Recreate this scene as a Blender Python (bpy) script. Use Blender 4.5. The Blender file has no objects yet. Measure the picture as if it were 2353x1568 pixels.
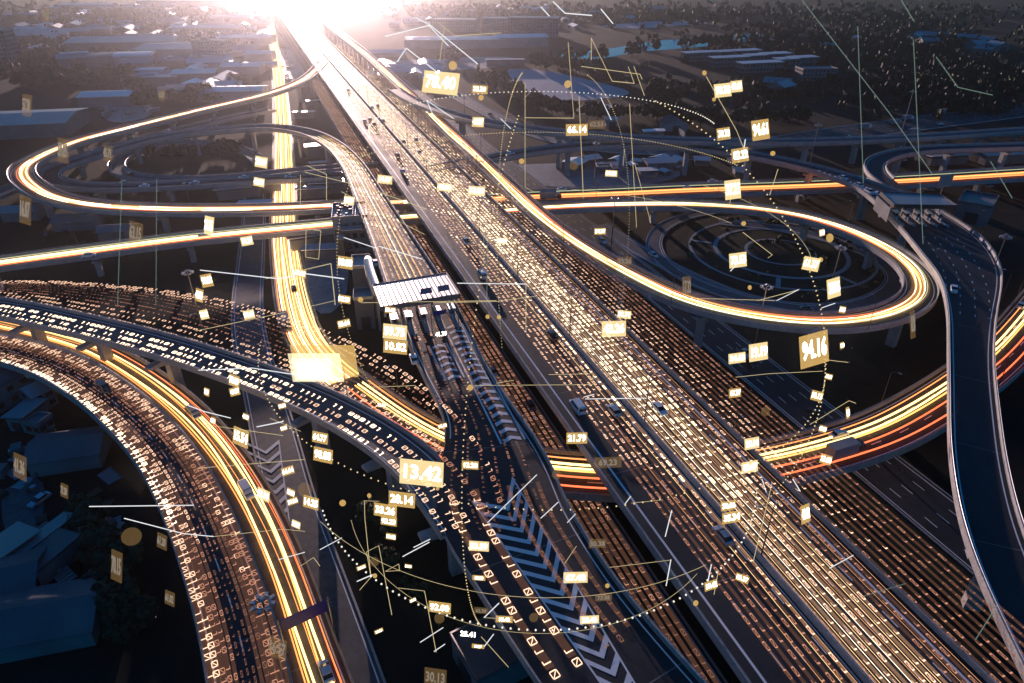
import bpy, math, random
import numpy as np
from mathutils import Vector, Matrix
R = random.Random(7)
SC = bpy.context.scene
COL = SC.collection
# ------------------------------------------------------------------ camera
PITCH = math.radians(30.2)
CAMZ = 100.0
cd = bpy.data.cameras.new("camera"); cam = bpy.data.objects.new("camera", cd); COL.objects.link(cam)
cd.sensor_width = 36.0; cd.lens = 24.0; cd.clip_start = 1.0; cd.clip_end = 12000
cam.location = (0, 0, CAMZ); cam.rotation_euler = (math.pi/2 - PITCH, 0, 0)
SC.camera = cam
# ------------------------------------------------------------------ sky, sun, exposure
SUN_EL, SUN_AZ = math.radians(4.8), math.radians(-14.5)
w = bpy.data.worlds.new("World"); SC.world = w; w.use_nodes = True
nt = w.node_tree; bg = nt.nodes["Background"]
sky = nt.nodes.new("ShaderNodeTexSky"); sky.sky_type = 'NISHITA'; sky.sun_disc = False
sky.sun_elevation = SUN_EL; sky.sun_rotation = SUN_AZ; sky.air_density = 1.0; sky.dust_density = 0.3; sky.ozone_density = 6.0
tint = nt.nodes.new('ShaderNodeMix'); tint.data_type = 'RGBA'; tint.blend_type = 'MULTIPLY'; tint.inputs[0].default_value = 1.0; tint.inputs[7].default_value = (.16, .82, .84, 1)   # dusk blue
nt.links.new(sky.outputs[0], tint.inputs[6]); nt.links.new(tint.outputs[2], bg.inputs[0]); bg.inputs[1].default_value = 0.15
sl = bpy.data.lights.new("sun", 'SUN'); sl.energy = 5.0; sl.angle = math.radians(0.5); sl.color = (1.0, 0.70, 0.64)
so = bpy.data.objects.new("sun", sl); COL.objects.link(so)
sd = Vector((math.sin(SUN_AZ)*math.cos(SUN_EL), math.cos(SUN_AZ)*math.cos(SUN_EL), math.sin(SUN_EL)))
so.rotation_euler = (-sd).to_track_quat('-Z', 'Y').to_euler(); so.location = (0, 0, 300)
SC.view_settings.view_transform = 'Standard'; SC.view_settings.look = 'None'
SC.view_settings.exposure = 0.5; SC.view_settings.gamma = 1.0
HAZE_D, HAZE_G = 0.0002, 0.965
SC.render.engine = 'CYCLES'
SC.cycles.use_denoising = True
SC.cycles.max_bounces = 5; SC.cycles.diffuse_bounces = 2; SC.cycles.glossy_bounces = 2
SC.cycles.transmission_bounces = 2; SC.cycles.volume_bounces = 0; SC.cycles.transparent_max_bounces = 8
SC.cycles.sample_clamp_indirect = 3.0; SC.cycles.caustics_reflective = False; SC.cycles.caustics_refractive = False
# ------------------------------------------------------------------ projection: a point of the photo (2352 wide) at height z
CX, CY, F = 1176.0, 784.0, 1568.0
cs, sn = math.cos(PITCH), math.sin(PITCH)
def ray(px, py):
    u, v = px-CX, py-CY
    return Vector((u, F*cs - v*sn, -(F*sn + v*cs))).normalized()
def at(px, py, z=0.0):
    d = ray(px, py)
    t = (z-CAMZ)/d.z
    return Vector((d.x*t, d.y*t, z))
# ------------------------------------------------------------------ materials
MATS = {}
def mat(name, col, rough=.6, spec=.5, metal=0., noise=None, scale=1., bump=0., bscale=None, noise2=None, emit=None, estr=0., coat=0., wave=None):
    m = bpy.data.materials.new(name); m.use_nodes = True; t = m.node_tree; b = t.nodes["Principled BSDF"]
    b.inputs["Roughness"].default_value = rough; b.inputs["Specular IOR Level"].default_value = spec
    b.inputs["Metallic"].default_value = metal; b.inputs["Base Color"].default_value = (*col, 1)
    if coat: b.inputs["Coat Weight"].default_value = coat; b.inputs["Coat Roughness"].default_value = .1
    tc = t.nodes.new("ShaderNodeTexCoord")
    if noise:
        n = t.nodes.new("ShaderNodeTexNoise"); n.inputs["Scale"].default_value = scale; n.inputs["Detail"].default_value = 8
        n.inputs["Roughness"].default_value = .65
        t.links.new(tc.outputs["Object"], n.inputs["Vector"])
        r = t.nodes.new("ShaderNodeValToRGB"); r.color_ramp.elements[0].position = .36; r.color_ramp.elements[1].position = .66
        r.color_ramp.elements[0].color = (*col, 1); r.color_ramp.elements[1].color = (*noise, 1)
        t.links.new(n.outputs["Fac"], r.inputs[0]); out = r.outputs[0]
        if noise2:
            n2 = t.nodes.new("ShaderNodeTexNoise"); n2.inputs["Scale"].default_value = scale*9; n2.inputs["Detail"].default_value = 6
            t.links.new(tc.outputs["Object"], n2.inputs["Vector"])
            r2 = t.nodes.new("ShaderNodeValToRGB"); r2.color_ramp.elements[0].position = .45; r2.color_ramp.elements[1].position = .7
            t.links.new(n2.outputs["Fac"], r2.inputs[0])
            mx = t.nodes.new("ShaderNodeMix"); mx.data_type = 'RGBA'
            t.links.new(r2.outputs[0], mx.inputs[0]); t.links.new(out, mx.inputs[6]); mx.inputs[7].default_value = (*noise2, 1)
            out = mx.outputs[2]
        t.links.new(out, b.inputs["Base Color"])
        rr = t.nodes.new("ShaderNodeMapRange"); rr.inputs[3].default_value = max(.05, rough-.12); rr.inputs[4].default_value = min(1, rough+.15)
        t.links.new(n.outputs["Fac"], rr.inputs[0]); t.links.new(rr.outputs[0], b.inputs["Roughness"])
    if wave:
        wv = t.nodes.new("ShaderNodeTexWave"); wv.inputs["Scale"].default_value = wave; wv.bands_direction = 'X'
        t.links.new(tc.outputs["Object"], wv.inputs["Vector"])
        bp = t.nodes.new("ShaderNodeBump"); bp.inputs["Strength"].default_value = .6; bp.inputs["Distance"].default_value = .12
        t.links.new(wv.outputs["Fac"], bp.inputs["Height"]); t.links.new(bp.outputs[0], b.inputs["Normal"])
    elif bump:
        n3 = t.nodes.new("ShaderNodeTexNoise"); n3.inputs["Scale"].default_value = bscale or scale*4; n3.inputs["Detail"].default_value = 5
        t.links.new(tc.outputs["Object"], n3.inputs["Vector"])
        bp = t.nodes.new("ShaderNodeBump"); bp.inputs["Strength"].default_value = bump; bp.inputs["Distance"].default_value = .3
        t.links.new(n3.outputs["Fac"], bp.inputs["Height"]); t.links.new(bp.outputs[0], b.inputs["Normal"])
    MATS[name] = m
    return m
def glow(name, col, strength, sample='NONE', see=0.):
    m = bpy.data.materials.new(name); m.use_nodes = True; t = m.node_tree
    t.nodes.remove(t.nodes["Principled BSDF"])
    e = t.nodes.new("ShaderNodeEmission"); e.inputs[0].default_value = (*col, 1); e.inputs[1].default_value = strength
    if see:
        a = t.nodes.new("ShaderNodeAddShader"); tr = t.nodes.new("ShaderNodeBsdfTransparent"); tr.inputs[0].default_value = (see, see, see, 1)
        t.links.new(e.outputs[0], a.inputs[0]); t.links.new(tr.outputs[0], a.inputs[1]); t.links.new(a.outputs[0], t.nodes["Material Output"].inputs[0])
    else: t.links.new(e.outputs[0], t.nodes["Material Output"].inputs[0])
    m.cycles.emission_sampling = sample
    MATS[name] = m
    return m
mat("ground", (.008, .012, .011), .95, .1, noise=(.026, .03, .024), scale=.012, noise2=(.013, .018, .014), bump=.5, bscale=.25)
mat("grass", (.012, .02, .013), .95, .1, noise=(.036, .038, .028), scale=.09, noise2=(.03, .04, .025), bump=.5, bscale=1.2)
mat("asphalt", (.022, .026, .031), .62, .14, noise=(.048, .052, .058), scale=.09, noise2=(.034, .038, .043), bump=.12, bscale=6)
mat("old_asphalt", (.075, .078, .084), .6, .2, noise=(.14, .14, .146), scale=.07, noise2=(.07, .07, .075), bump=.12, bscale=5)
mat("concrete", (.27, .27, .28), .55, .5, noise=(.42, .415, .41), scale=.22, noise2=(.25, .25, .255), bump=.15, bscale=3)
mat("dark_concrete", (.10, .10, .105), .7, .3, noise=(.19, .185, .185), scale=.15, noise2=(.13, .13, .13), bump=.15, bscale=3)
mat("paint", (.8, .8, .8), .35, .6, noise=(.88, .88, .88), scale=.5)
mat("sand", (.44, .43, .44), .85, .2, noise=(.62, .6, .61), scale=.03, noise2=(.5, .48, .5), bump=.4, bscale=.2)
mat("yard", (.22, .22, .225), .6, .4, noise=(.38, .375, .375), scale=.06, noise2=(.2, .2, .2), bump=.1)
mat("water", (.10, .105, .12), .22, .6, bump=.08, bscale=.15)
mat("roof_pale", (.66, .66, .67), .34, .5, .3, noise=(.74, .74, .75), scale=.08, wave=1.3)
mat("roof_grey", (.32, .325, .34), .38, .5, .5, noise=(.30, .30, .31), scale=.08, wave=1.3)
mat("roof_dark", (.075, .08, .095), .42, .5, noise=(.13, .13, .15), scale=.1, wave=1.8)
mat("roof_red", (.11, .05, .07), .6, .3, noise=(.17, .08, .09), scale=.2, wave=2.)
mat("wall_pale", (.24, .24, .25), .75, .3, noise=(.34, .335, .33), scale=.12)
mat("wall_grey", (.13, .135, .145), .75, .3, noise=(.2, .2, .205), scale=.12)
mat("glass", (.012, .016, .02), .08, .6)
mat("metal", (.32, .33, .35), .35, .5, .9)
mat("dark_metal", (.06, .062, .068), .45, .5, .5)
mat("rubber", (.015, .015, .016), .8, .2)
mat("car_white", (.78, .78, .78), .3, .5, coat=.6)
mat("car_silver", (.42, .43, .45), .28, .5, .5, coat=.6)
mat("car_dark", (.03, .032, .036), .28, .5, coat=.6)
mat("car_red", (.32, .03, .03), .3, .5, coat=.6)
mat("car_blue", (.05, .09, .2), .3, .5, coat=.6)
mat("lamp_glass", (.7, .7, .68), .2, .5)
mat("tail_red", (.35, .02, .02), .25, .5)
mat("sign_grey", (.09, .1, .2), .4, .5)
mat("sign_blue", (.02, .025, .22), .4, .5)
mat("bark", (.05, .038, .028), .9, .2, noise=(.09, .07, .055), scale=3.)
mat("leaf", (.02, .036, .016), .7, .25, noise=(.055, .075, .032), scale=.9)
mat("leaf_deep", (.014, .026, .014), .7, .25, noise=(.036, .052, .026), scale=.7)
mat("roof_pink", (.6, .54, .54), .4, .5, .2, noise=(.7, .62, .62), scale=.08)
mat("tarp", (.25, .06, .3), .5, .4)
glow("light_white", (1, .86, .58), 4.0, 'AUTO')
glow("light_gold", (1, .66, .24), 2.6, 'AUTO')
glow("light_amber", (1, .46, .12), 1.7)
glow("light_orange", (1, .32, .09), 1.6)
glow("light_red", (1, .16, .06), 1.6)
glow("light_band", (1, .55, .22), .6)
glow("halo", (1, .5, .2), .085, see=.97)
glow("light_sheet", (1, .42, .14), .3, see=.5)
glow("streak_gold", (1, .66, .3), 1.5)
glow("streak_white", (1, .82, .6), 2.2)
glow("streak_amber", (1, .48, .2), .9)
glow("light_green", (.75, .85, .5), .7)
glow("digit_hot", (1, .70, .46), 4.4)
glow("digit_warm", (1, .60, .40), 1.5)
glow("digit_dim", (.95, .42, .27), .55)
glow("digit_faint", (.75, .34, .22), .26)
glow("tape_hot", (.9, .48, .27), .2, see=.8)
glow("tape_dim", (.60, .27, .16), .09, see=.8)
glow("panel", (1, .62, .19), .27, see=.55)
glow("panel_bright", (1, .76, .36), .45, see=.55)
glow("burst_glow", (1, .84, .52), .34, see=.85)
glow("panel_faint", (.55, .33, .12), .07, see=.85)
glow("text_hot", (1, .95, .78), 4.0)
glow("text_faint", (.6, .5, .4), .30)
glow("dot_gold", (1, .78, .38), .7)
glow("dot_white", (1, .93, .75), .8)
glow("trace_gold", (1, .8, .42), .38, see=.3)
glow("trace_faint", (.5, .7, .6), .10, see=.75)
glow("trace_white", (.95, .97, 1), .5, see=.35)
M = MATS
# ------------------------------------------------------------------ mesh helpers
class MB:
    def __init__(s): s.v = []; s.f = []
    def quad(s, a, b, c, d):
        i = len(s.v); s.v += [tuple(a), tuple(b), tuple(c), tuple(d)]; s.f.append((i, i+1, i+2, i+3))
    def poly(s, pts):
        i = len(s.v); s.v += [tuple(p) for p in pts]; s.f.append(tuple(range(i, i+len(pts))))
    def box(s, x0, x1, y0, y1, z0, z1, M4=None, taper=0.):
        i = len(s.v)
        P = [(x0, y0, z0), (x1, y0, z0), (x1, y1, z0), (x0, y1, z0), (x0+taper, y0+taper, z1), (x1-taper, y0+taper, z1), (x1-taper, y1-taper, z1), (x0+taper, y1-taper, z1)]
        if M4 is not None: P = [tuple(M4 @ Vector(p)) for p in P]
        s.v += P
        for q in ((0, 3, 2, 1), (4, 5, 6, 7), (0, 1, 5, 4), (1, 2, 6, 5), (2, 3, 7, 6), (3, 0, 4, 7)): s.f.append(tuple(i+k for k in q))
    def prism(s, poly, z0, z1):
        n = len(poly); i = len(s.v)
        s.v += [(p[0], p[1], z0) for p in poly] + [(p[0], p[1], z1) for p in poly]
        s.f.append(tuple(i+k for k in reversed(range(n)))); s.f.append(tuple(i+n+k for k in range(n)))
        for k in range(n): j = (k+1) % n; s.f.append((i+k, i+j, i+n+j, i+n+k))
    def loft(s, rings, closed_ring=True, cap=True):
        n = len(rings[0]); i = len(s.v)
        for r in rings: s.v += [tuple(p) for p in r]
        for a in range(len(rings)-1):
            for k in range(n if closed_ring else n-1):
                j = (k+1) % n
                s.f.append((i+a*n+k, i+a*n+j, i+(a+1)*n+j, i+(a+1)*n+k))
        if cap and closed_ring:
            s.f.append(tuple(i+k for k in reversed(range(n)))); e = i+(len(rings)-1)*n
            s.f.append(tuple(e+k for k in range(n)))
    def tube(s, pts, r, sides=6):
        rings = []
        for k, p in enumerate(pts):
            p = Vector(p); a = Vector(pts[max(0, k-1)]); b = Vector(pts[min(len(pts)-1, k+1)])
            d = (b-a).normalized(); up = Vector((0, 0, 1)) if abs(d.z) < .95 else Vector((1, 0, 0))
            x = d.cross(up).normalized(); y = x.cross(d)
            rr = r[k] if isinstance(r, (list, tuple)) else r
            rings.append([p + x*math.cos(t)*rr + y*math.sin(t)*rr for t in [2*math.pi*q/sides for q in range(sides)]])
        s.loft(rings)
    def ball(s, c, r, seg=6, rg=4):
        c = Vector(c); rings = []
        for a in range(1, rg):
            t = math.pi*a/rg
            rings.append([c+Vector((r*math.sin(t)*math.cos(2*math.pi*k/seg), r*math.sin(t)*math.sin(2*math.pi*k/seg), r*math.cos(t))) for k in range(seg)])
        s.loft(rings[::-1])
    def build(s, name, m, parent=None, smooth=False):
        me = bpy.data.meshes.new(name); me.from_pydata(s.v, [], s.f); me.update()
        me.materials.append(M[m] if isinstance(m, str) else m)
        if smooth:
            for p in me.polygons: p.use_smooth = True
        o = bpy.data.objects.new(name, me); COL.objects.link(o)
        if parent is not None: o.parent = parent
        return o
def tag(o, label=None, cat=None, group=None, kind=None):
    if label: o["label"] = label
    if cat: o["category"] = cat
    if group: o["group"] = group
    if kind: o["kind"] = kind
    return o
def thing(name, label, cat, loc=(0, 0, 0), rz=0., group=None):
    o = bpy.data.objects.new(name, None); COL.objects.link(o); o.empty_display_size = .5
    o.location = loc; o.rotation_euler = (0, 0, rz)
    return tag(o, label, cat, group)
def struct(name, mb, m, label=None):
    o = mb.build(name, m); return tag(o, label, None, None, 'structure')
def dup(root, loc, rz, label=None, group=None, cat=None, scale=None):
    r = root.copy(); COL.objects.link(r); r.location = loc; r.rotation_euler = (0, 0, rz)
    if scale: r.scale = scale
    if label: r["label"] = label
    if group: r["group"] = group
    if cat: r["category"] = cat
    for ch in list(root.children):
        c = ch.copy(); COL.objects.link(c); c.parent = r
        for g in list(ch.children):
            d = g.copy(); COL.objects.link(d); d.parent = c
    return r
# ------------------------------------------------------------------ paths
class Path:
    """a smooth line through world points (x, y, z, width)"""
    def __init__(s, pts, step=2.5):
        P = np.array(pts, float); n = len(P); out = []
        for i in range(n-1):
            p0 = P[max(i-1, 0)]; p1 = P[i]; p2 = P[i+1]; p3 = P[min(i+2, n-1)]
            if i == 0: p0 = 2*p1-p2
            if i == n-2: p3 = 2*p2-p1
            L = np.linalg.norm((p2-p1)[:2]); k = max(2, int(L/step))
            d01 = max(np.linalg.norm((p1-p0)[:2]), .1)**.5; d12 = max(L, .1)**.5; d23 = max(np.linalg.norm((p3-p2)[:2]), .1)**.5
            m1 = (p2-p1) + d12*((p1-p0)/d01 - (p2-p0)/(d01+d12))*1.0
            m2 = (p2-p1) + d12*((p3-p2)/d23 - (p3-p1)/(d12+d23))*1.0
            # centripetal form
            m1 = d12*((p1-p0)/d01 - (p2-p0)/(d01+d12) + (p2-p1)/d12)
            m2 = d12*((p2-p1)/d12 - (p3-p1)/(d12+d23) + (p3-p2)/d23)
            for q in range(k):
                t = q/k
                out.append((2*t**3-3*t**2+1)*p1 + (t**3-2*t**2+t)*m1 + (-2*t**3+3*t**2)*p2 + (t**3-t**2)*m2)
        out.append(P[-1])
        s.q = np.array(out); s.finish()
    def finish(s):
        q = s.q
        # relax small kinks
        for _ in range(6):
            q[1:-1] = q[1:-1]*.5 + (q[:-2]+q[2:])*.25
        d = np.gradient(q[:, :2], axis=0); d /= np.maximum(np.linalg.norm(d, axis=1), 1e-6)[:, None]
        s.t = d; s.n = np.stack([-d[:, 1], d[:, 0]], 1)
        s.s = np.concatenate([[0], np.cumsum(np.linalg.norm(np.diff(q[:, :3], axis=0), axis=1))]); s.L = s.s[-1]
    def at(s, S, off=0., dz=0.):
        S = np.asarray(S, float)
        g = lambda a: np.interp(S, s.s, a)
        nx, ny = g(s.n[:, 0]), g(s.n[:, 1])
        return np.stack([g(s.q[:, 0])+nx*off, g(s.q[:, 1])+ny*off, g(s.q[:, 2])+dz], -1)
    def width(s, S): return np.interp(S, s.s, s.q[:, 3])
    def nearest(s, p):
        i = int(np.argmin((s.q[:, 0]-p[0])**2 + (s.q[:, 1]-p[1])**2))
        return s.s[i], math.atan2(s.t[i, 1], s.t[i, 0]), i
def P(pts, step=2.5):
    """path from (px, py, z, width) points"""
    W = []
    for px, py, z, wd in pts:
        a = at(px, py, z); W.append((a.x, a.y, z, wd))
    return Path(W, step)
def strip(mb, pth, o0, o1, dz, s0=0, s1=None):
    """flat strip; offsets are numbers or functions of s"""
    sel = [i for i in range(len(pth.s)) if s0 <= pth.s[i] <= (s1 if s1 is not None else 1e9)]
    ring = []
    for i in sel:
        S = pth.s[i]; a = o0(S) if callable(o0) else o0; b = o1(S) if callable(o1) else o1
        x, y, z, _ = pth.q[i]; nx, ny = pth.n[i]
        ring.append([(x+nx*a, y+ny*a, z+dz), (x+nx*b, y+ny*b, z+dz)])
    if len(ring) > 1: mb.loft(ring, closed_ring=False, cap=False)
    return mb
def sweep(mb, pth, prof, s0=0, s1=None, cap=True):
    """prof(w) -> list of (offset, dz)"""
    rings = []
    for i in range(len(pth.s)):
        if pth.s[i] < s0 or (s1 is not None and pth.s[i] > s1): continue
        x, y, z, wd = pth.q[i]; nx, ny = pth.n[i]
        rings.append([(x+nx*o, y+ny*o, z+h) for o, h in prof(wd)])
    if len(rings) > 1: mb.loft(rings, cap=cap)
    return mb
KEEP_CLEAR = []     # ground-level roads where no pillar may stand
def dashes(pth, offs, parent, s0=0, s1=None, name='lane_marking', ln=3.0, gap=9.0, hw=.1, dz=.012):
    mb = MB(); s1 = s1 or pth.L
    for off in offs:
        S = s0
        while S < s1-ln:
            a = pth.at([S, S+ln], off-hw, dz); b = pth.at([S, S+ln], off+hw, dz)
            mb.quad(a[0], a[1], b[1], b[0]); S += gap
    return mb.build(name, 'paint', parent) if mb.v else None
def flyover(name, label, cat, pth, surf='asphalt', lanes=(0.,), pil=28., pil_from=0., thick=2.0, par=(True, True), cap_w=None, s_par=(None, None), group=None, two=False, edge=True):
    root = thing(name, label, cat, (0, 0, 0), 0, group)
    strip(MB(), pth, lambda S: pth.width(S)/2-.28, lambda S: -(pth.width(S)/2-.28), 0).build('road_surface', surf, root)
    sweep(MB(), pth, lambda wd: [(wd/2-.3, -.06), (-wd/2+.3, -.06), (-wd/2+.02, -.65), (-wd/2+min(1.8, wd*.2), -.9), (-wd*.24, -thick), (wd*.24, -thick), (wd/2-min(1.8, wd*.2), -.9), (wd/2-.02, -.65)]).build('girder', 'concrete', root)
    for k, sg in enumerate((1, -1)):
        if not par[k]: continue
        a, b = (s_par[k] if s_par[k] else (0, None))
        sweep(MB(), pth, lambda wd: [(sg*(wd/2-.28), -.05), (sg*(wd/2-.2), .95), (sg*(wd/2+.06), .95), (sg*(wd/2+.06), -.75), (sg*(wd/2-.01), -.75)][::sg], a, b).build('parapet', 'concrete', root)
        # steel rail on posts above the parapet
        rl = MB(); ii = [i for i in range(0, len(pth.s)) if a <= pth.s[i] <= (b if b else 1e9)]
        if len(ii) > 2:
            rl.tube([(pth.q[i, 0]+pth.n[i, 0]*sg*(pth.q[i, 3]/2-.07), pth.q[i, 1]+pth.n[i, 1]*sg*(pth.q[i, 3]/2-.07), pth.q[i, 2]+1.32) for i in ii], .06, 4)
            for i in ii[::2]:
                x, y, z, wd = pth.q[i]; nx, ny = pth.n[i]; o = sg*(wd/2-.07)
                rl.box(x+nx*o-.05, x+nx*o+.05, y+ny*o-.05, y+ny*o+.05, z+.9, z+1.3)
            rl.build('hand_rail', 'metal', root)
        if edge: strip(MB(), pth, lambda S: sg*(pth.width(S)/2-1.0), lambda S: sg*(pth.width(S)/2-1.25), .012, a, b).build('edge_line', 'paint', root)
    if lanes: dashes(pth, lanes, root)
    # cross joints
    j = MB(); S = 14.
    while S < pth.L-4:
        wd = float(pth.width(S)); a = pth.at([S, S+.22], -(wd/2-.4), .008); b = pth.at([S, S+.22], wd/2-.4, .008)
        j.quad(a[0], a[1], b[1], b[0]); S += 28.
    if j.v: j.build('expansion_joint', 'dark_concrete', root)
    S = pil_from or pil*.5
    npil = 0
    while pil and S < pth.L and npil < 60:
        x, y, z = pth.at(S, 0); _, ang, _i = pth.nearest((x, y)); wd = float(pth.width(S))
        ok = z > 4 and all(min((p_.q[:, 0]-x)**2+(p_.q[:, 1]-y)**2) > (clear+1.6)**2 for p_, clear in KEEP_CLEAR)
        if ok:
            mb = MB(); M4 = Matrix.Translation((x, y, 0)) @ Matrix.Rotation(ang, 4, 'Z')
            h = z-thick
            mb.box(-.9, .9, -1.3, 1.3, -.3, h-1.5, M4)
            cw = (cap_w or wd*.42)
            mb.loft([[M4 @ Vector((sx*1.0, yy, hh)) for yy, hh in ((-1.35, h-1.5), (1.35, h-1.5), (cw, h-.7), (cw, h+.02), (-cw, h+.02), (-cw, h-.7))] for sx in (-1, 1)])
            mb.build('pillar', 'concrete', root); npil += 1
        S += pil
    return root
def ground_road(name, label, pth, surf='asphalt', lanes=(0.,), kerb=True, dz=0., edge=True):
    o = struct(name, strip(MB(), pth, lambda S: pth.width(S)/2, lambda S: -pth.width(S)/2, dz), surf, label)
    if kerb:
        for sg in (1, -1):
            sweep(MB(), pth, lambda wd: [(sg*(wd/2+.02), -.1), (sg*(wd/2+.02), .16), (sg*(wd/2+.42), .16), (sg*(wd/2+.42), -.1)][::-sg]).build('kerb', 'concrete', o)
    if edge:
        for sg in (1, -1):
            strip(MB(), pth, lambda S: sg*(pth.width(S)/2-.5), lambda S: sg*(pth.width(S)/2-.72), dz+.012).build('edge_line', 'paint', o)
    if lanes: dashes(pth, lanes, o, dz=dz+.012)
    return o
# ------------------------------------------------------------------ glowing streams
def glyph(bit):
    """quads of a digit in a cell u 0..1 (along the line), v 0..1 (up)"""
    if bit == '0':
        t = .10; th = .10
        L, Rr, B, T = .12, .82, .02, .98
        q = [[(L, B+.12), (L+t, B+.12), (L+t, T-.12), (L, T-.12)], [(Rr-t, B+.12), (Rr, B+.12), (Rr, T-.12), (Rr-t, T-.12)],
             [(L+.1, B), (Rr-.1, B), (Rr, B+th), (L, B+th)], [(L, T-th), (Rr, T-th), (Rr-.1, T), (L+.1, T)],
             [(L+t, B+.2), (L+t+.07, B+.16), (Rr-t, T-.2), (Rr-t-.07, T-.16)]]
        return q
    return [[(.45, .02), (.56, .02), (.56, .98), (.45, .98)], [(.2, .87), (.45, .87), (.45, .98), (.24, .98)]]
G0, G1 = np.array(glyph('0')), np.array(glyph('1'))
def digit_stream(pth, off, dz, m, label, group, pitch=1.5, h=.75, s0=0, s1=None, tape=None, rnd=None, up=1, gapp=.2, dzf=None, tape_w=1.15, taper=True):
    """one line of bits lying along a path; off may be a function of s"""
    rnd = rnd or R
    s1 = s1 or pth.L
    S = np.arange(s0, s1-pitch, pitch); bits = []
    run = 0
    for _ in S:
        if run <= 0:
            run = rnd.randint(2, 7); bits.append(' '); continue
        bits.append(rnd.choice('01')); run -= 1
    quads = []
    fo = off if callable(off) else (lambda s_: off)
    fz = dzf if dzf else (lambda s_: dz)
    for g, ch in ((G0, '0'), (G1, '1')):
        ss = np.array([S[k] for k in range(len(S)) if bits[k] == ch])
        if not len(ss): continue
        U = g[..., 0].ravel(); V = g[..., 1].ravel()
        s_all = (ss[:, None]+U[None]*pitch*.96).ravel(); v_all = np.tile(V, len(ss))
        o_all = np.vectorize(fo)(s_all) if callable(off) else np.full(len(s_all), off)
        z_all = np.vectorize(fz)(s_all) if dzf else np.full(len(s_all), dz)
        base = pth.at(s_all)
        nx = np.interp(s_all, pth.s, pth.n[:, 0]); ny = np.interp(s_all, pth.s, pth.n[:, 1])
        oo = o_all + up*(v_all-.5)*h
        quads.append(np.stack([base[:, 0]+nx*oo, base[:, 1]+ny*oo, base[:, 2]+z_all], -1))
    vv = np.concatenate(quads); nq = len(vv)//4
    me = bpy.data.meshes.new('digit_stream'); me.from_pydata(vv.tolist(), [], np.arange(nq*4).reshape(-1, 4).tolist()); me.update()
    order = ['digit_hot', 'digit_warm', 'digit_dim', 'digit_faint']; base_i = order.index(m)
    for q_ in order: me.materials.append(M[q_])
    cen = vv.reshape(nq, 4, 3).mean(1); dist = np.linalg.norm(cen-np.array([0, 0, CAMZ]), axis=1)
    fade = np.interp(dist, [90, 130, 175, 330], [1.8, 1.0, .3, -.4]) if taper else np.zeros(nq)  # dimmer emission near the camera, a vignette put into the digit colours
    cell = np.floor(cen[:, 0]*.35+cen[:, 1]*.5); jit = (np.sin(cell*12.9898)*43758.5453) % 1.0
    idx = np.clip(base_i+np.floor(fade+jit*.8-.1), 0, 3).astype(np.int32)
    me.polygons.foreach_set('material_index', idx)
    root = bpy.data.objects.new('digit_stream', me); COL.objects.link(root)
    tag(root, label, 'digit stream', group)
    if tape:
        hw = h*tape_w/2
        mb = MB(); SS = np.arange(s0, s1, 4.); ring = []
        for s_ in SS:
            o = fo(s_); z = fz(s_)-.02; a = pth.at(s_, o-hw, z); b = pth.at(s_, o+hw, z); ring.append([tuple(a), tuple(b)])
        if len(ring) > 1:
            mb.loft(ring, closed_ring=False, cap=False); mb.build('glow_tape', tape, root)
    return root
def light_trail(pth, label, group, strands, s0=0., s1=None, band=None, step=3.):
    """strands: (offset, height, radius, material, wobble)"""
    s1 = s1 or pth.L
    SS = np.arange(s0, s1+.01, step)
    root = thing('light_trail', label, 'light trail', tuple(pth.at(s0)), 0, group)
    base = Vector(root.location)
    for off, h, r, m, wb in strands:
        ph = R.uniform(0, 6.28); wl = R.uniform(70, 130)
        pts = [Vector(tuple(pth.at(s_, off+wb*math.sin(s_/wl*6.28+ph), h)))-base for s_ in SS]
        mb = MB(); mb.tube(pts, r, 5); mb.build('strand', m, root, smooth=True)
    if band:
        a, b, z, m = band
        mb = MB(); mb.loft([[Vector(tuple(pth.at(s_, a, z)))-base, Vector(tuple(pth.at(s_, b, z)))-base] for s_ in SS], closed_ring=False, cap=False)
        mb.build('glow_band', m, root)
        mb = MB(); mb.loft([[Vector(tuple(pth.at(s_, a-1.1, .95)))-base, Vector(tuple(pth.at(s_, b+1.1, .95)))-base] for s_ in SS], closed_ring=False, cap=False)  # wide see-through emissive ribbon, an added stand-in for bloom around the strands
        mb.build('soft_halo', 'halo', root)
    return root
ORD = ['first', 'second', 'third', 'fourth', 'fifth', 'sixth', 'seventh', 'eighth', 'ninth', 'tenth', 'eleventh', 'twelfth', 'thirteenth', 'fourteenth', 'fifteenth', 'sixteenth', 'seventeenth', 'eighteenth', 'nineteenth', 'twentieth', 'twenty-first', 'twenty-second', 'twenty-third', 'twenty-fourth', 'twenty-fifth', 'twenty-sixth', 'twenty-seventh', 'twenty-eighth', 'twenty-ninth', 'thirtieth']
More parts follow.
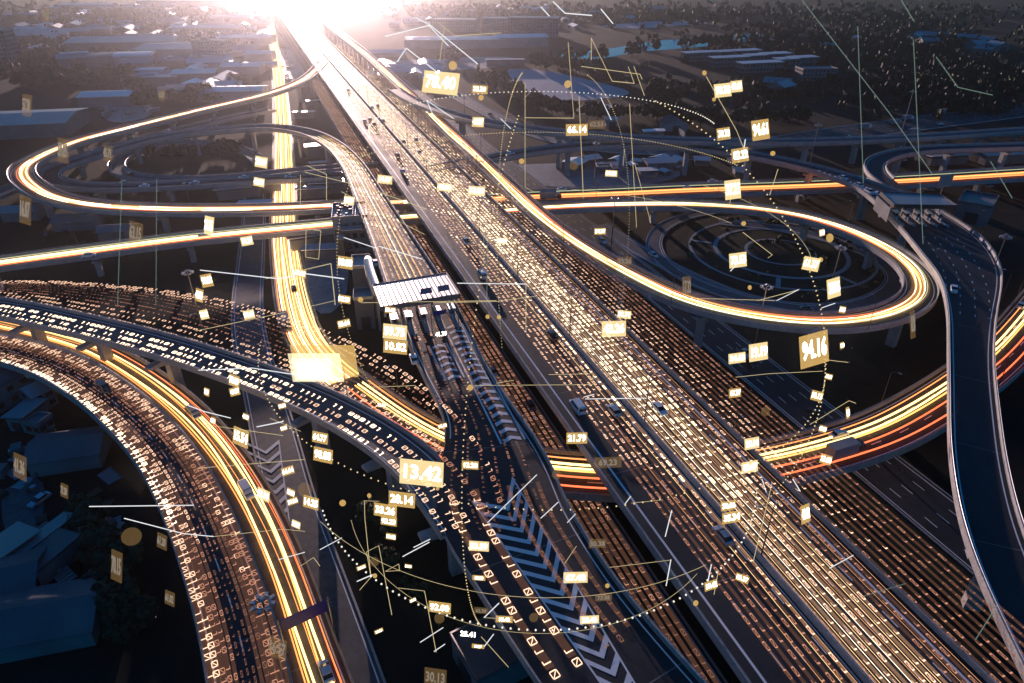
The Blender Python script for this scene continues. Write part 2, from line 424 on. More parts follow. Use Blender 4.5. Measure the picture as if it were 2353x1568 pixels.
# ------------------------------------------------------------------ the land
GX, GY0, GY1 = 2600, -200, 3600
gm = MB()
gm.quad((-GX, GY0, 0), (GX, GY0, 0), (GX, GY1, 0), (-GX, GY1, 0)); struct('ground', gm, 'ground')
def patch(name, m, pts, z, kind='structure'):
    mb = MB(); q = [at(a, b, z) for a, b in pts]
    pa = Path([(p.x, p.y, z, 1) for p in q+[q[0]]], 12)
    mb.poly([tuple(p) for p in pa.q[:-1, :3]]); o = mb.build(name, m); tag(o, None, None, None, kind); return o
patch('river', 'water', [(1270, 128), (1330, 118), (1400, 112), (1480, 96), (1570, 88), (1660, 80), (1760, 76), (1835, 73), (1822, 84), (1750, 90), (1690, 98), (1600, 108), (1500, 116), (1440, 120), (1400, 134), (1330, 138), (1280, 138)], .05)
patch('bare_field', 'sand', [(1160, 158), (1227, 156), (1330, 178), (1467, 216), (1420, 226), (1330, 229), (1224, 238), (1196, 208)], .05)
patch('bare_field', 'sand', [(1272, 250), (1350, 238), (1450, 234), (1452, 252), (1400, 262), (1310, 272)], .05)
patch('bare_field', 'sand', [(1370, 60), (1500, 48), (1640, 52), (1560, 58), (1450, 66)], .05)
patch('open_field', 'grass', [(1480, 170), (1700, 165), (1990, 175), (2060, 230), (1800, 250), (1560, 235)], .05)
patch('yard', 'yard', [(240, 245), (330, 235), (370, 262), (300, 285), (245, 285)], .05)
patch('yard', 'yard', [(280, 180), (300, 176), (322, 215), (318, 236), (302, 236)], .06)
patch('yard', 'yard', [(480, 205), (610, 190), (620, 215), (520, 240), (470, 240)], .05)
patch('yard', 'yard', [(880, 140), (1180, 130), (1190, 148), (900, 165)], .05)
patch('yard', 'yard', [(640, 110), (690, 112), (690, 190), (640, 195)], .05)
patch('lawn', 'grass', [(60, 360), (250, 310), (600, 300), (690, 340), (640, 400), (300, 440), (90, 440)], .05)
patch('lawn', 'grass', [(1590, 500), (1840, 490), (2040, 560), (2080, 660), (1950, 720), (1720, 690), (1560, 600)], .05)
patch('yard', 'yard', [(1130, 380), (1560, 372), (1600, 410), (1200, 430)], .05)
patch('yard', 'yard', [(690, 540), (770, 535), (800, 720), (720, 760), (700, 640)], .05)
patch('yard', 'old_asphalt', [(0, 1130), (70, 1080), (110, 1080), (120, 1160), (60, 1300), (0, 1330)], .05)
# ------------------------------------------------------------------ ground level roads
vp_dir = Vector((525-CX, F*cs-(-130-CY)*sn, 0)).normalized()      # the motorway's heading
def parallel(px, py, z, wd, y0, y1, step=6.):
    a = at(px, py, z); k = lambda y: a + vp_dir*((y-a.y)/vp_dir.y)
    A, B = k(y1), k(y0)
    return Path([(A.x, A.y, z, wd), ((A.x+B.x)/2, (A.y+B.y)/2, z, wd), (B.x, B.y, z, wd)], step)
p_main = parallel(1540, 1045, 14, 31., 10, 1750)
p_service = parallel(1190, 930, .15, 9.5, 10, 1500)
p_front = parallel(1780, 880, .15, 13., 10, 1500)
p_gold = P([(612, -20, .1, 11), (622, 60, .1, 11), (640, 180, .1, 11), (648, 290, .1, 11), (652, 400, .1, 11), (652, 520, .1, 11), (660, 610, .1, 11), (680, 720, .3, 11), (708, 790, .8, 11), (760, 850, 2, 11), (835, 908, 3.5, 11), (915, 966, 5., 11), (1005, 1018, 6, 11.5), (1105, 1056, 7, 12), (1230, 1082, 7, 12.5), (1400, 1096, 7, 13), (1560, 1094, 7, 13), (1745, 1072, 7, 13), (1900, 1035, 7, 13), (2030, 992, 7, 13), (2178, 908, 7, 13), (2290, 822, 7, 13), (2362, 742, 7, 13), (2440, 640, 7, 13)])
p_blue = P([(585, 405, .2, 9), (583, 500, .2, 9), (576, 600, .2, 9), (568, 700, .2, 9), (576, 790, .2, 9), (602, 890, .2, 9), (630, 1000, .2, 9.5), (672, 1170, .2, 9.5), (728, 1340, .2, 9.5), (800, 1560, .2, 9.5), (850, 1720, .2, 9.5)])
p_mid = P([(940, 155, .12, 12), (1037, 212, .12, 12), (1128, 262, .12, 12), (1250, 314, .12, 12), (1390, 342, .12, 12), (1560, 350, .12, 12)])
p_far = P([(1640, 338, .12, 14), (1800, 324, .12, 22), (1920, 308, .12, 26), (2100, 284, .12, 28), (2352, 252, .12, 28), (2600, 215, .12, 28)])
p_turn = P([(1376, 516, .1, 7), (1484, 583, .1, 7), (1600, 642, .1, 7), (1720, 688, .1, 7), (1850, 710, .1, 7), (1970, 702, .1, 7), (2042, 672, .1, 7), (2062, 634, .1, 7), (2010, 588, .1, 7), (1900, 548, .1, 7), (1780, 522, .1, 7), (1650, 508, .1, 7)])
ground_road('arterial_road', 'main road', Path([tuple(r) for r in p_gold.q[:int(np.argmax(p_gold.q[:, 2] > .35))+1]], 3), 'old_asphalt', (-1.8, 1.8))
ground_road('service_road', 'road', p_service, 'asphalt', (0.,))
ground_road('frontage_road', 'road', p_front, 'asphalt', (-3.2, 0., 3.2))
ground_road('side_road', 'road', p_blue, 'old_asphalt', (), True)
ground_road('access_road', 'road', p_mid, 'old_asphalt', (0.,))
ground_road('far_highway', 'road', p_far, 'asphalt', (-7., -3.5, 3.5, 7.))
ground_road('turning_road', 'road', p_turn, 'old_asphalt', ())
def ring_pts(px, py, r, wd, a0=0., a1=360., sx=1., sy=1.):
    c = at(px, py, 0); return [(c.x+r*sx*math.cos(math.radians(a)), c.y+r*sy*math.sin(math.radians(a)), .12, wd) for a in np.arange(a0, a1+.1, 10)]
for r_, w_ in ((24, 1.6), (33.5, 1.2), (12.5, 1.2)):
    pr = Path(ring_pts(1792, 578, r_, w_), 2.)
    struct('garden_path', strip(MB(), pr, w_/2, -w_/2, 0.02), 'concrete')
for a_ in (-60, 20, 160, 250):
    c = at(1792, 578, 0); d = Vector((math.cos(math.radians(a_)), math.sin(math.radians(a_)), 0))
    pr = Path([tuple(c+d*24.9)[:2]+(.12, 1.6), tuple(c+d*32.8)[:2]+(.12, 1.6)], 2.); struct('garden_path', strip(MB(), pr, .8, -.8, 0.03), 'concrete')
pr = Path(ring_pts(1792, 578, 47, 5.5, 75, 268), 2.5); ground_road('ring_road', 'road', pr, 'old_asphalt', (), True)
KEEP_CLEAR += [(p_service, 5), (p_front, 7), (p_gold, 6), (p_blue, 5), (p_mid, 6), (p_far, 14), (p_turn, 4)]
# ------------------------------------------------------------------ flyovers
p_toll = P([(784, 404, 7, 9), (640, 410, 7, 9), (400, 425, 7, 9), (250, 431, 7, 9), (150, 424, 7, 9), (112, 405, 7.3, 9), (128, 386, 7.8, 9), (190, 366, 8.5, 9), (290, 335, 10, 9), (390, 312, 11.5, 9), (520, 297, 13, 9), (620, 292, 14, 9), (700, 303, 14, 9), (760, 330, 14, 9), (806, 375, 14, 10), (850, 455, 14, 12), (905, 560, 14, 14.5), (947, 645, 14, 16.5), (995, 745, 14, 16.5), (1043, 850, 14, 15), (1105, 960, 14, 15), (1128, 1030, 14, 19), (1135, 1100, 14, 23), (1148, 1170, 14, 23), (1205, 1260, 14, 21), (1295, 1400, 14, 19.5), (1422, 1568, 14, 19), (1560, 1740, 14, 19)])
s_merge, _, _ = p_toll.nearest(at(1150, 1160, 14))
s_plaza, _, _ = p_toll.nearest(at(1043, 850, 14))
p_ramp = P([(-160, 690, 13.9, 9), (0, 708, 13.9, 9), (170, 744, 13.9, 9), (333, 784, 13.9, 9), (490, 832, 13.9, 9), (640, 886, 13.9, 9), (783, 950, 13.9, 9), (905, 1025, 13.93, 9), (985, 1097, 13.95, 9), (1030, 1160, 13.96, 9), (1062, 1215, 13.96, 8)])
p_left = P([(-160, 775, 8, 11), (0, 800, 8, 11), (120, 836, 8, 11), (220, 892, 8, 11), (310, 966, 8, 11), (385, 1052, 8, 11), (440, 1150, 8, 11), (490, 1270, 8, 11), (535, 1400, 8, 11), (575, 1568, 8, 11), (600, 1740, 8, 11)])
p_low = P([(-120, 722, 4.5, 9.5), (0, 748, 4.5, 9.5), (90, 770, 4.5, 9.5), (200, 803, 4.5, 9.5), (300, 856, 4.3, 9.5), (400, 930, 4, 9.5), (480, 1012, 3.5, 9.5), (560, 1128, 2.8, 9.5), (620, 1250, 2, 9.5), (665, 1370, 1.2, 9.5), (700, 1480, .9, 9.5), (730, 1568, .7, 9.5), (790, 1740, .6, 9.5)])
p_loop = P([(745, 140, 13.6, 9), (693, 186, 13.4, 9.5), (610, 218, 13, 10), (467, 252, 12.6, 10.5), (300, 294, 12.2, 11), (187, 323, 12, 11), (100, 358, 11.7, 11), (56, 384, 11.4, 11), (52, 406, 11, 11), (76, 430, 10.6, 11), (120, 453, 10.2, 11), (205, 472, 9.6, 11), (333, 481, 9, 11), (500, 483, 8.5, 11), (667, 479, 8, 11), (784, 473, 7.5, 11), (880, 468, 7.2, 12), (990, 463, 7, 14), (1100, 459, 7, 16), (1217, 453, 7, 17), (1400, 446, 7, 17), (1568, 438, 7, 17), (1915, 425, 7, 17), (2075, 416, 7, 17), (2352, 399, 7, 17), (2600, 384, 7, 17)])
p_ring = P([(-150, 628, 9, 11), (0, 606, 9, 11), (200, 579, 9, 11), (433, 549, 8.5, 11), (600, 532, 8, 11), (750, 518, 7.5, 11), (870, 506, 7.2, 10), (1000, 496, 7, 10), (1144, 487, 7, 9.5), (1284, 477, 7, 9.5), (1417, 472, 7.2, 9.5), (1568, 471, 7.8, 9.5), (1735, 481, 8.5, 9.5), (1851, 500, 9, 9.5), (1940, 527, 9.5, 9.5), (2020, 563, 10, 9.5), (2086, 608, 10.6, 9.5), (2114, 650, 11, 9.5), (2108, 686, 11.4, 9.5), (2061, 716, 11.8, 9.5), (1985, 736, 12.2, 9.5), (1885, 743, 12.6, 9.5), (1785, 736, 13, 9.5), (1668, 716, 13.4, 9.5), (1568, 688, 13.7, 9.5), (1436, 626, 14, 9.5), (1322, 560, 14, 9), (1248, 505, 14, 8.5), (1150, 413, 14, 8.5), (1017, 290, 14, 8.5), (930, 208, 14, 8.5), (846, 130, 14, 8.5), (790, 85, 14, 8.5), (745, 50, 14, 8.5)])
p_over = P([(905, 205, 15, 9), (950, 232, 16, 9), (1050, 267, 17.5, 9), (1150, 286, 18, 9), (1284, 304, 18, 9), (1417, 315, 18, 9), (1568, 323, 17, 9), (1768, 326, 15, 9), (1968, 322, 12, 9), (2160, 312, 8, 9), (2400, 296, 4, 9), (2600, 280, 1.2, 9)])
p_exit = P([(985, 392, 13.5, 8.5), (1040, 379, 14, 8.5), (1104, 368, 14, 9), (1184, 354, 14, 9), (1284, 340, 14, 9), (1417, 332, 14, 9), (1568, 336, 14, 9), (1701, 352, 14, 9), (1835, 379, 14, 9), (1925, 404, 14, 10), (2001, 432, 14, 13), (2095, 487, 14, 21), (2165, 545, 14, 24), (2208, 605, 14, 21), (2226, 650, 14, 16), (2230, 720, 14, 11.5), (2229, 823, 14, 9.5), (2236, 956, 14, 9.3), (2243, 1045, 14, 9.4), (2270, 1188, 14, 9.4), (2313, 1312, 14, 9.4), (2375, 1440, 14, 9.4), (2460, 1600, 14, 9.4)])
p_join = P([(2500, 330, 13.9, 9), (2352, 336, 13.9, 9), (2240, 339, 13.9, 9), (2135, 343, 13.9, 9), (2055, 354, 13.9, 9), (2012, 372, 13.9, 9), (2012, 395, 13.9, 9), (2045, 424, 13.92, 9), (2100, 455, 13.95, 9.5), (2140, 480, 13.95, 10)])
p_inner = P([(790, 384, 4.5, 8), (667, 394, 4.5, 8), (560, 406, 4.2, 8), (433, 413, 4, 8), (320, 408, 3.7, 8), (270, 390, 3.2, 8), (285, 362, 2.6, 8), (350, 336, 2., 8), (430, 328, 1.4, 8), (510, 334, .9, 8), (570, 352, .5, 8), (600, 376, .3, 8)])
p_back = P([(625, 252, 5, 9), (530, 271, 5, 9), (420, 297, 5, 9), (330, 319, 5, 9), (230, 347, 5, 9), (150, 374, 4.5, 9), (60, 420, 4, 9), (-60, 470, 4, 9)])
p_turnback = P([(1100, 1056, 7, 12)]+[(2, 2, 2, 2)]) if False else None
fo_main = flyover('motorway_viaduct', 'broad elevated motorway covered in streams of glowing binary digits', 'viaduct', p_main, 'asphalt', (-9.3, -5.7, -2.1+.0, 3.6, 7.2, 10.8), pil=36, cap_w=11, thick=2.2, edge=False)
for o_ in (-12.9, 12.9): strip(MB(), p_main, o_+.2, o_-.2, .012).build('edge_line', 'paint', fo_main)
mb = MB(); sweep(mb, p_main, lambda wd: [(.45, -.02), (.18, .95), (-.18, .95), (-.45, -.02)]).build('median_barrier', 'concrete', fo_main)
for sg in (.9, -.9): strip(MB(), p_main, sg+.1, sg-.1, .012).build('edge_line', 'paint', fo_main)
fo_toll = flyover('toll_road_viaduct', 'elevated toll road with white chevrons, curling from the left loop to the bottom edge', 'viaduct', p_toll, 'asphalt', (), pil=30, s_par=((0, None), (0, p_toll.nearest(at(1075, 1000, 14))[0])))
sweep(MB(), p_toll, lambda wd: [(-(wd/2-.28), -.05), (-(wd/2-.2), .95), (-(wd/2+.06), .95), (-(wd/2+.06), -.75), (-(wd/2-.01), -.75)][::-1], s_merge+9, None).build('parapet', 'concrete', fo_toll)
fo_ramp = flyover('flyover_ramp', 'curved ramp on portal piers crossing above the gold lit lower road at left', 'flyover', p_ramp, 'old_asphalt', (), pil=24, pil_from=10, cap_w=6.5, edge=True, s_par=((0, p_ramp.L-17), (0, p_ramp.L)))
fo_left = flyover('flyover_ramp', 'leftmost curving ramp covered in a fan of glowing digit lines', 'flyover', p_left, 'asphalt', (0.,), pil=26)
fo_low = flyover('flyover_ramp', 'low ramp with thick golden light trails between two digit covered ramps', 'flyover', p_low, 'old_asphalt', (), pil=0, thick=1.2)
fo_loop = flyover('loop_viaduct', 'big loop flyover on the left that runs straight across to the right edge', 'flyover', p_loop, 'asphalt', (0.,), pil=30)
fo_ring = flyover('loop_viaduct', 'big teardrop loop flyover around the circular garden on the right', 'flyover', p_ring, 'asphalt', (), pil=30)
fo_over = flyover('flyover_ramp', 'high narrow flyover on tall pillars farthest back at right of the motorway', 'flyover', p_over, 'old_asphalt', (), pil=32, cap_w=3.6)
fo_exit = flyover('exit_viaduct', 'dark exit flyover widening at the right toll plaza and running down the right edge', 'viaduct', p_exit, 'asphalt', (), pil=30)
fo_join = flyover('flyover_ramp', 'hairpin ramp curving into the right toll plaza', 'flyover', p_join, 'asphalt', (), pil=30, s_par=((0, p_join.L-38), (0, p_join.L-26)))
fo_inner = flyover('loop_ramp', 'small inner loop ramp around the dark lawn on the left', 'flyover', p_inner, 'old_asphalt', (), pil=30, thick=1.0)
fo_back = flyover('flyover_ramp', 'straight pale low flyover with railings behind the big left loop', 'flyover', p_back, 'old_asphalt', (0.,), pil=30, thick=1.2)
ic = int(np.argmax(p_gold.q[:, 2] > .35))
p_curve = Path([tuple(r) for r in p_gold.q[ic:]], 3.)
KEEP_CLEAR = [k for k in KEEP_CLEAR if k[0] is not p_gold]
fo_curve = flyover('curved_underpass', 'wide curved road swinging from the bright junction under the motorway to the right edge', 'flyover', p_curve, 'asphalt', (-2., 2.), pil=32, pil_from=130, thick=1.2)
# markings -----------------------------------------------------------------------------
def chevrons(pth, S0, S1, o_l, o_r, gap, ln, bar, apex, parent, dz=.02):
    mb = MB(); S = S0
    while S < S1:
        for a, b in ((o_l, (o_l+o_r)/2), (o_r, (o_l+o_r)/2)):
            pts = [pth.at(S, a, dz), pth.at(S+apex*ln, b, dz), pth.at(S+apex*ln+bar, b, dz), pth.at(S+bar, a, dz)]
            mb.quad(*[tuple(q) for q in pts])
        S += gap
    return mb.build('chevron_marking', 'paint', parent)
sA, _, _ = p_toll.nearest(at(1150, 1140, 14)); 
# big gore chevrons at the bottom: apex towards the viewer, between two converging lines
def gore(parent, left, right, n, z, apex=.55, barm=.0):
    """left/right: pixel ends of the gore lines; chevrons interpolate between them"""
    mb = MB(); L0, L1 = at(*left[0], z), at(*left[1], z); R0, R1 = at(*right[0], z), at(*right[1], z)
    for k in range(n):
        t = k/(n-1); a = L0.lerp(L1, t); b = R0.lerp(R1, t); m_ = a.lerp(b, .5)
        d = (L1-L0).normalized(); wd = (a-b).length
        tip = m_ + d*wd*apex; th = 1.15
        for e in (a, b):
            mb.quad(e, tip, tip+d*th, e+d*th)
    for q0, q1 in ((L0, L1), (R0, R1)):
        d = (q1-q0).normalized(); nn = Vector((-d.y, d.x, 0))*.14
        up = Vector((0, 0, .004)); mb.quad(q0-nn+up, q1-nn+up, q1+nn+up, q0+nn+up)
    return mb.build('chevron_marking', 'paint', parent)
gore(fo_toll, ((1084, 1150), (1395, 1590)), ((1176, 1095), (1470, 1590)), 15, 14.03)
gore(bpy.data.objects['side_road'], ((556, 1010), (655, 1260)), ((640, 1010), (672, 1255)), 10, .26)
# chevron lane below the toll booths, apex up the road
def chevron_lane(parent, c0, c1, n, wd, z, edge=True):
    A, B = at(*c0, z), at(*c1, z); d = (B-A).normalized(); nn = Vector((-d.y, d.x, 0)); mb = MB()
    for k in range(n):
        c = A.lerp(B, k/(n-1))
        for sg in (1, -1):
            e = c+nn*sg*wd*.36+d*.9; mb.quad(c, c+d*1.1, e+d*1.1, e)
    if edge:
        for sg in (1, -1):
            o = nn*sg*wd*.5; h = nn*.2; mb.quad(A+o-h, A+o+h, B+o+h+d*2, B+o-h+d*2)
    return mb.build('chevron_marking', 'paint', parent)
chevron_lane(fo_toll, (1040, 745), (1172, 1000), 18, 5.0, 14.03)
chevron_lane(fo_toll, (1005, 790), (1040, 860), 6, 4.4, 14.03)
# exit plaza: short dashes and lines
dashes(p_exit, (-6., -2.5, 1., 4.5), fo_exit, p_exit.nearest(at(2165, 545, 14))[0], p_exit.nearest(at(2228, 740, 14))[0], ln=1.6, gap=6, hw=.12)
g2 = MB()
for k in range(13):
    t = k/12; c = at(1880+140*t, 392+53*t, 14.03); d = (at(2020, 445, 14.03)-at(1880, 392, 14.03)).normalized(); nn = Vector((-d.y, d.x, 0))
    for sg in (1, -1):
        e = c+nn*sg*(1.2+1.3*t)-d*1.2; g2.quad(c, c+d*1.2, e+d*1.2, e)
g2.build('chevron_marking', 'paint', fo_exit)
# ------------------------------------------------------------------ light trails and digit streams
def bundle(wd, n, r, inner, edge1, edge2, shift=0., wob=.25, h=.6):
    out = []
    for k in range(n):
        o = shift + wd*(k/(n-1)-.5)
        m = edge1 if k == 0 else (edge2 if k == n-1 else inner[k % len(inner)])
        out.append((o, h, r, m, wob))
    return out
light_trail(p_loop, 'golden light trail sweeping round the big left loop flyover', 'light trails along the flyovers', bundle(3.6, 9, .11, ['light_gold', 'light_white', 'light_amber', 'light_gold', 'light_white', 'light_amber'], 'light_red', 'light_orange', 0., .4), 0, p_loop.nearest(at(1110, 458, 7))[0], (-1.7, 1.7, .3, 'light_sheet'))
s0 = p_loop.nearest(at(1110, 458, 7))[0]
light_trail(p_loop, 'red and orange light trail crossing to the right edge behind the teardrop loop', 'light trails along the flyovers', [(-.2, .6, .24, 'light_amber', .15), (.9, .6, .22, 'light_orange', .1), (-1.4, .6, .3, 'light_red', .1), (-2.3, .6, .3, 'light_red', .1), (-3.1, .6, .2, 'light_orange', .1), (5.2, .6, .14, 'light_green', .1)], s0, None, None)
s1 = p_ring.nearest(at(770, 516, 7.5))[0]
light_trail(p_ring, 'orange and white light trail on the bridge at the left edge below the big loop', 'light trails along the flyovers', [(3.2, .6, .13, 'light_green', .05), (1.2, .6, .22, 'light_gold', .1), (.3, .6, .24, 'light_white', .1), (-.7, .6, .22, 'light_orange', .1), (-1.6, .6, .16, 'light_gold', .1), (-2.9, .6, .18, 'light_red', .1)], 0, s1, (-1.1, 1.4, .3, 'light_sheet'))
s2 = p_ring.nearest(at(895, 503, 7.2))[0]
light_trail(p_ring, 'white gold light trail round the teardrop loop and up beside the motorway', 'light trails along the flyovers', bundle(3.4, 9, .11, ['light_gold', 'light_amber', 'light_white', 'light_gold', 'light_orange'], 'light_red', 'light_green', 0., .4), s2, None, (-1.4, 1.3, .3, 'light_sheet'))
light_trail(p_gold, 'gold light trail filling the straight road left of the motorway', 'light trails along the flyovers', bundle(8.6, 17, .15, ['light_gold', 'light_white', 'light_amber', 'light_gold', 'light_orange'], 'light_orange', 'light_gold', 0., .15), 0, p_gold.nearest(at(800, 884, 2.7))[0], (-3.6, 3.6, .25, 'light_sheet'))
sc_ = p_gold.nearest(at(815, 895, 3))[0]
light_trail(p_gold, 'red and yellow light trail curving under the motorway to the right edge', 'light trails along the flyovers', [(4.2, .6, .14, 'light_orange', .1), (2.6, .6, .26, 'light_gold', .1), (1.4, .6, .24, 'light_gold', .15), (.6, .6, .2, 'light_amber', .1), (-1.4, .6, .2, 'light_red', .1), (-4., .6, .2, 'light_red', .1)], sc_, None, None)
light_trail(p_low, 'thick golden light trail on the low ramp between the two digit ramps', 'light trails along the flyovers', [(2.1, .6, .16, 'light_gold', .3), (1.7, .6, .2, 'light_gold', .2), (1.2, .6, .14, 'light_amber', .25), (.5, .6, .07, 'light_orange', .3), (-.8, .6, .2, 'light_gold', .3), (-1.25, .6, .16, 'light_amber', .2), (-1.8, .6, .12, 'light_orange', .25), (3.0, .6, .07, 'light_red', .1), (3.3, .6, .05, 'light_orange', .1)], 0, None, None)
DR = random.Random(3)
sb = p_toll.nearest(at(740, 320, 14))[0]; sbe = p_toll.nearest(at(950, 655, 14))[0]
GRP = 'glowing digit lines along the roads'
k = 0
offs = [-9.3+1.28*i for i in range(19)]
for i, o in enumerate(offs):
    if abs(o) < .75: continue
    hot = 'digit_hot' if 6 <= i <= 15 and i != 8 else 'digit_warm'
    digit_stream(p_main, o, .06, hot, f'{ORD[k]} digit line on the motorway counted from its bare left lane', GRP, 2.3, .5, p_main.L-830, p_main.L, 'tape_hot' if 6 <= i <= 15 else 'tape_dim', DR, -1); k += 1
light_trail(p_main, 'fine gold streaks of light running between the digit lines of the motorway', 'light trails along the flyovers', [(o_, .5, r_, m_, .12) for o_, r_, m_ in ((-6.1, .030, 'streak_amber'), (-3.5, .033, 'streak_gold'), (-1.6, .026, 'streak_amber'), (1.3, .033, 'streak_gold'), (2.6, .040, 'streak_white'), (3.9, .033, 'streak_gold'), (5.2, .040, 'streak_white'), (6.4, .033, 'streak_amber'), (7.7, .040, 'streak_gold'), (9.0, .033, 'streak_gold'), (11.6, .026, 'streak_amber'), (14.1, .026, 'streak_amber'))], max(0, p_main.L-1500), p_main.L-5, None, 12.)
light_trail(p_toll, 'fine pale streaks of light running into the pale toll canopy', 'light trails along the flyovers', [(o_, .5, .04, m_, .1) for o_, m_ in ((-3.4, 'light_amber'), (-2., 'light_gold'), (-.4, 'light_white'), (1.4, 'light_gold'), (3.1, 'light_amber'))], sb-6, sbe, None, 4.)
for i in range(9):
    o = 16.3+1.4*i
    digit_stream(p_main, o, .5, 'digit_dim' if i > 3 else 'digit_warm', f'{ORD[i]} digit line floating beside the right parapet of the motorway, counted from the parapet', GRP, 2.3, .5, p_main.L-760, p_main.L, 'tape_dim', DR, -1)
for i in range(6):
    o = -3.6+1.4*i
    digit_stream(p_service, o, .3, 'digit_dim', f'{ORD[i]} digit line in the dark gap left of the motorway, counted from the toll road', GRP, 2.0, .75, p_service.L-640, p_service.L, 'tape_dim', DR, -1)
for i in range(9):
    f0 = -.40+.1*i
    fn = (lambda f0: (lambda s_: f0*float(p_toll.width(s_))))(f0)
    digit_stream(p_toll, fn, .25, 'digit_warm', f'{ORD[i]} fine digit line running under the toll roof, counted from its left side', GRP, 1.3, .5, sb, sbe+(34 if i in (1, 3) else 0), 'tape_hot' if i % 3 == 0 else None, DR, -1)
for i in range(6):
    fn = (lambda f0: (lambda s_: f0*float(p_toll.width(s_))))(-.36+.13*i)
    digit_stream(p_toll, fn, .25, 'digit_dim', f'{ORD[i]} dim digit line between the toll booths and the merging ramp, counted from the left', GRP, 1.3, .42, sbe+14, s_merge+6, None, DR, -1)
for i, f0 in enumerate((-.36, -.17, .10, .22, .34)):
    fn = (lambda f0: (lambda s_: f0*float(p_toll.width(s_))))(f0)
    digit_stream(p_toll, fn, .25, 'digit_warm' if i < 2 else 'digit_dim', f'{ORD[i]} broad digit line beside the bottom chevrons, counted from the left', GRP, 1.9, 1.25 if i < 2 else .7, s_merge-6, p_toll.L-15, 'tape_dim', DR, -1, tape_w=1.05, taper=i > 1)
# ramp: digit lines on the deck and the twisted sheet that hangs beside it
for i in range(3):
    digit_stream(p_ramp, -3.0+2.2*i, .08, 'digit_hot', f'{ORD[i]} digit line on the portal pier ramp, counted from its near kerb', GRP, 1.7, 1.05, 20, p_ramp.L, None, DR, 1)
for i in range(12):
    t = i/11
    def fo(s_, t=t): 
        u = s_/p_ramp.L; span = 20*math.sin(math.pi*min(1, max(0, u*.86+.1)))**1.0
        return 5.2 + t*span
    def fz(s_, t=t):
        u = s_/p_ramp.L; return .3 + 1.5*math.sin(math.pi*t)*math.sin(u*5.)
    hh = .95*abs(t-.52)*1.8+.16
    digit_stream(p_ramp, fo, 0, 'digit_warm' if t > .8 or t < .25 else 'digit_dim', f'{ORD[i]} line of the twisted digit sheet beyond the portal pier ramp, counted outwards', GRP, 1.75 if hh > .5 else 1.2, max(.22, hh), 8, p_ramp.L+0, None, DR, 1, dzf=fz)
for i in range(13):
    t = i/12; o = -4.9+9.8*t
    hh = .9*abs(t-.5)*2+.18
    digit_stream(p_left, o, .12+.02*(i % 2), 'digit_hot' if i in (0, 1) else ('digit_warm' if t < .35 or t > .8 else 'digit_dim'), f'{ORD[i]} digit line on the leftmost ramp, counted from its outer left edge', GRP, 1.8, max(.25, hh), 6, p_left.L, 'tape_dim' if i not in (5, 6, 7) else None, DR, 1)
# ------------------------------------------------------------------ toll plazas
def slab(mb, corners, z0, z1):
    mb.prism([(c.x, c.y) for c in corners], z0, z1)
# left toll canopy
zc = 20.5
zl, zh = zc-1.1, zc+1.1
cA, cB, cC, cD = at(857, 655, zl), at(1024, 628, zl), at(1055, 676, zh), at(876, 706, zh)
ctr = (cA+cB+cC+cD)/4
tr = thing('toll_canopy', 'wide ribbed toll roof shining pale across the toll road', 'toll plaza')
mb = MB(); V3 = lambda z: Vector((0, 0, z)); mb.loft([[cA+V3(-.25), cD+V3(-.25), cC+V3(-.25), cB+V3(-.25)], [cA, cD, cC, cB]])
n = 16
for i in range(n):                      # standing ribs of the roof sheet
    t = (i+.5)/n; a = cA.lerp(cB, t); b = cD.lerp(cC, t); d = (cB-cA).normalized()*.22
    mb.poly([a-d+Vector((0, 0, .005)), b-d+Vector((0, 0, .005)), b+Vector((0, 0, .16)), a+Vector((0, 0, .16))])
    mb.poly([a+Vector((0, 0, .16)), b+Vector((0, 0, .16)), b+d+Vector((0, 0, .005)), a+d+Vector((0, 0, .005))])
mb.build('roof', 'roof_pink', tr)
mb = MB(); dd = (cD-cA).normalized(); nn_ = (cB-cA).normalized()
for q0, q1 in ((cA, cB), (cD, cC), (cA, cD), (cB, cC)):
    d = (q1-q0).normalized(); n_ = Vector((-d.y, d.x, 0))*.15
    out = ((q0+q1)/2-ctr).normalized()*.17
    bt = [q0-n_+out, q1-n_+out, q1+n_+out, q0+n_+out]; mb.loft([[q+V3(-1.) for q in bt], [q+V3(.3) for q in bt]])
mb.build('fascia', 'dark_concrete', tr)
for i in range(5):
    mb = MB(); c = cA.lerp(cB, .08+.21*i).lerp(cD.lerp(cC, .08+.21*i), .5); mb.box(c.x-.3, c.x+.3, c.y-.3, c.y+.3, 14, c.z-.3); mb.build('column', 'concrete', tr)
for tt in (.60, .83):
    c = cD.lerp(cC, tt); c2 = c.lerp(cA.lerp(cB, tt), .18); zc = c2.z; mb = MB(); a = c2-nn_*1.5; b = c2+nn_*1.5
    mb.poly([(a.x, a.y, zc+.5), (b.x, b.y, zc+.5), (b.x+dd.x*-.5, b.y-dd.y*.5, zc+1.9), (a.x-dd.x*.5, a.y-dd.y*.5, zc+1.9)])
    mb.poly([(a.x-dd.x*.5, a.y-dd.y*.5-.08, zc+1.9), (b.x-dd.x*.5, b.y-dd.y*.5-.08, zc+1.9), (b.x, b.y-.08, zc+.5), (a.x, a.y-.08, zc+.5)])
    for e in (a, b): mb.box(e.x-.08, e.x+.08, e.y+.05, e.y+.21, zc, zc+1.2)
    mb.build('roof_sign', 'sign_grey', tr)
BL = ['leftmost', 'second from left', 'middle', 'second from right', 'rightmost']
tdir = (cD-cA).normalized(); tang = math.atan2(tdir.y, tdir.x)
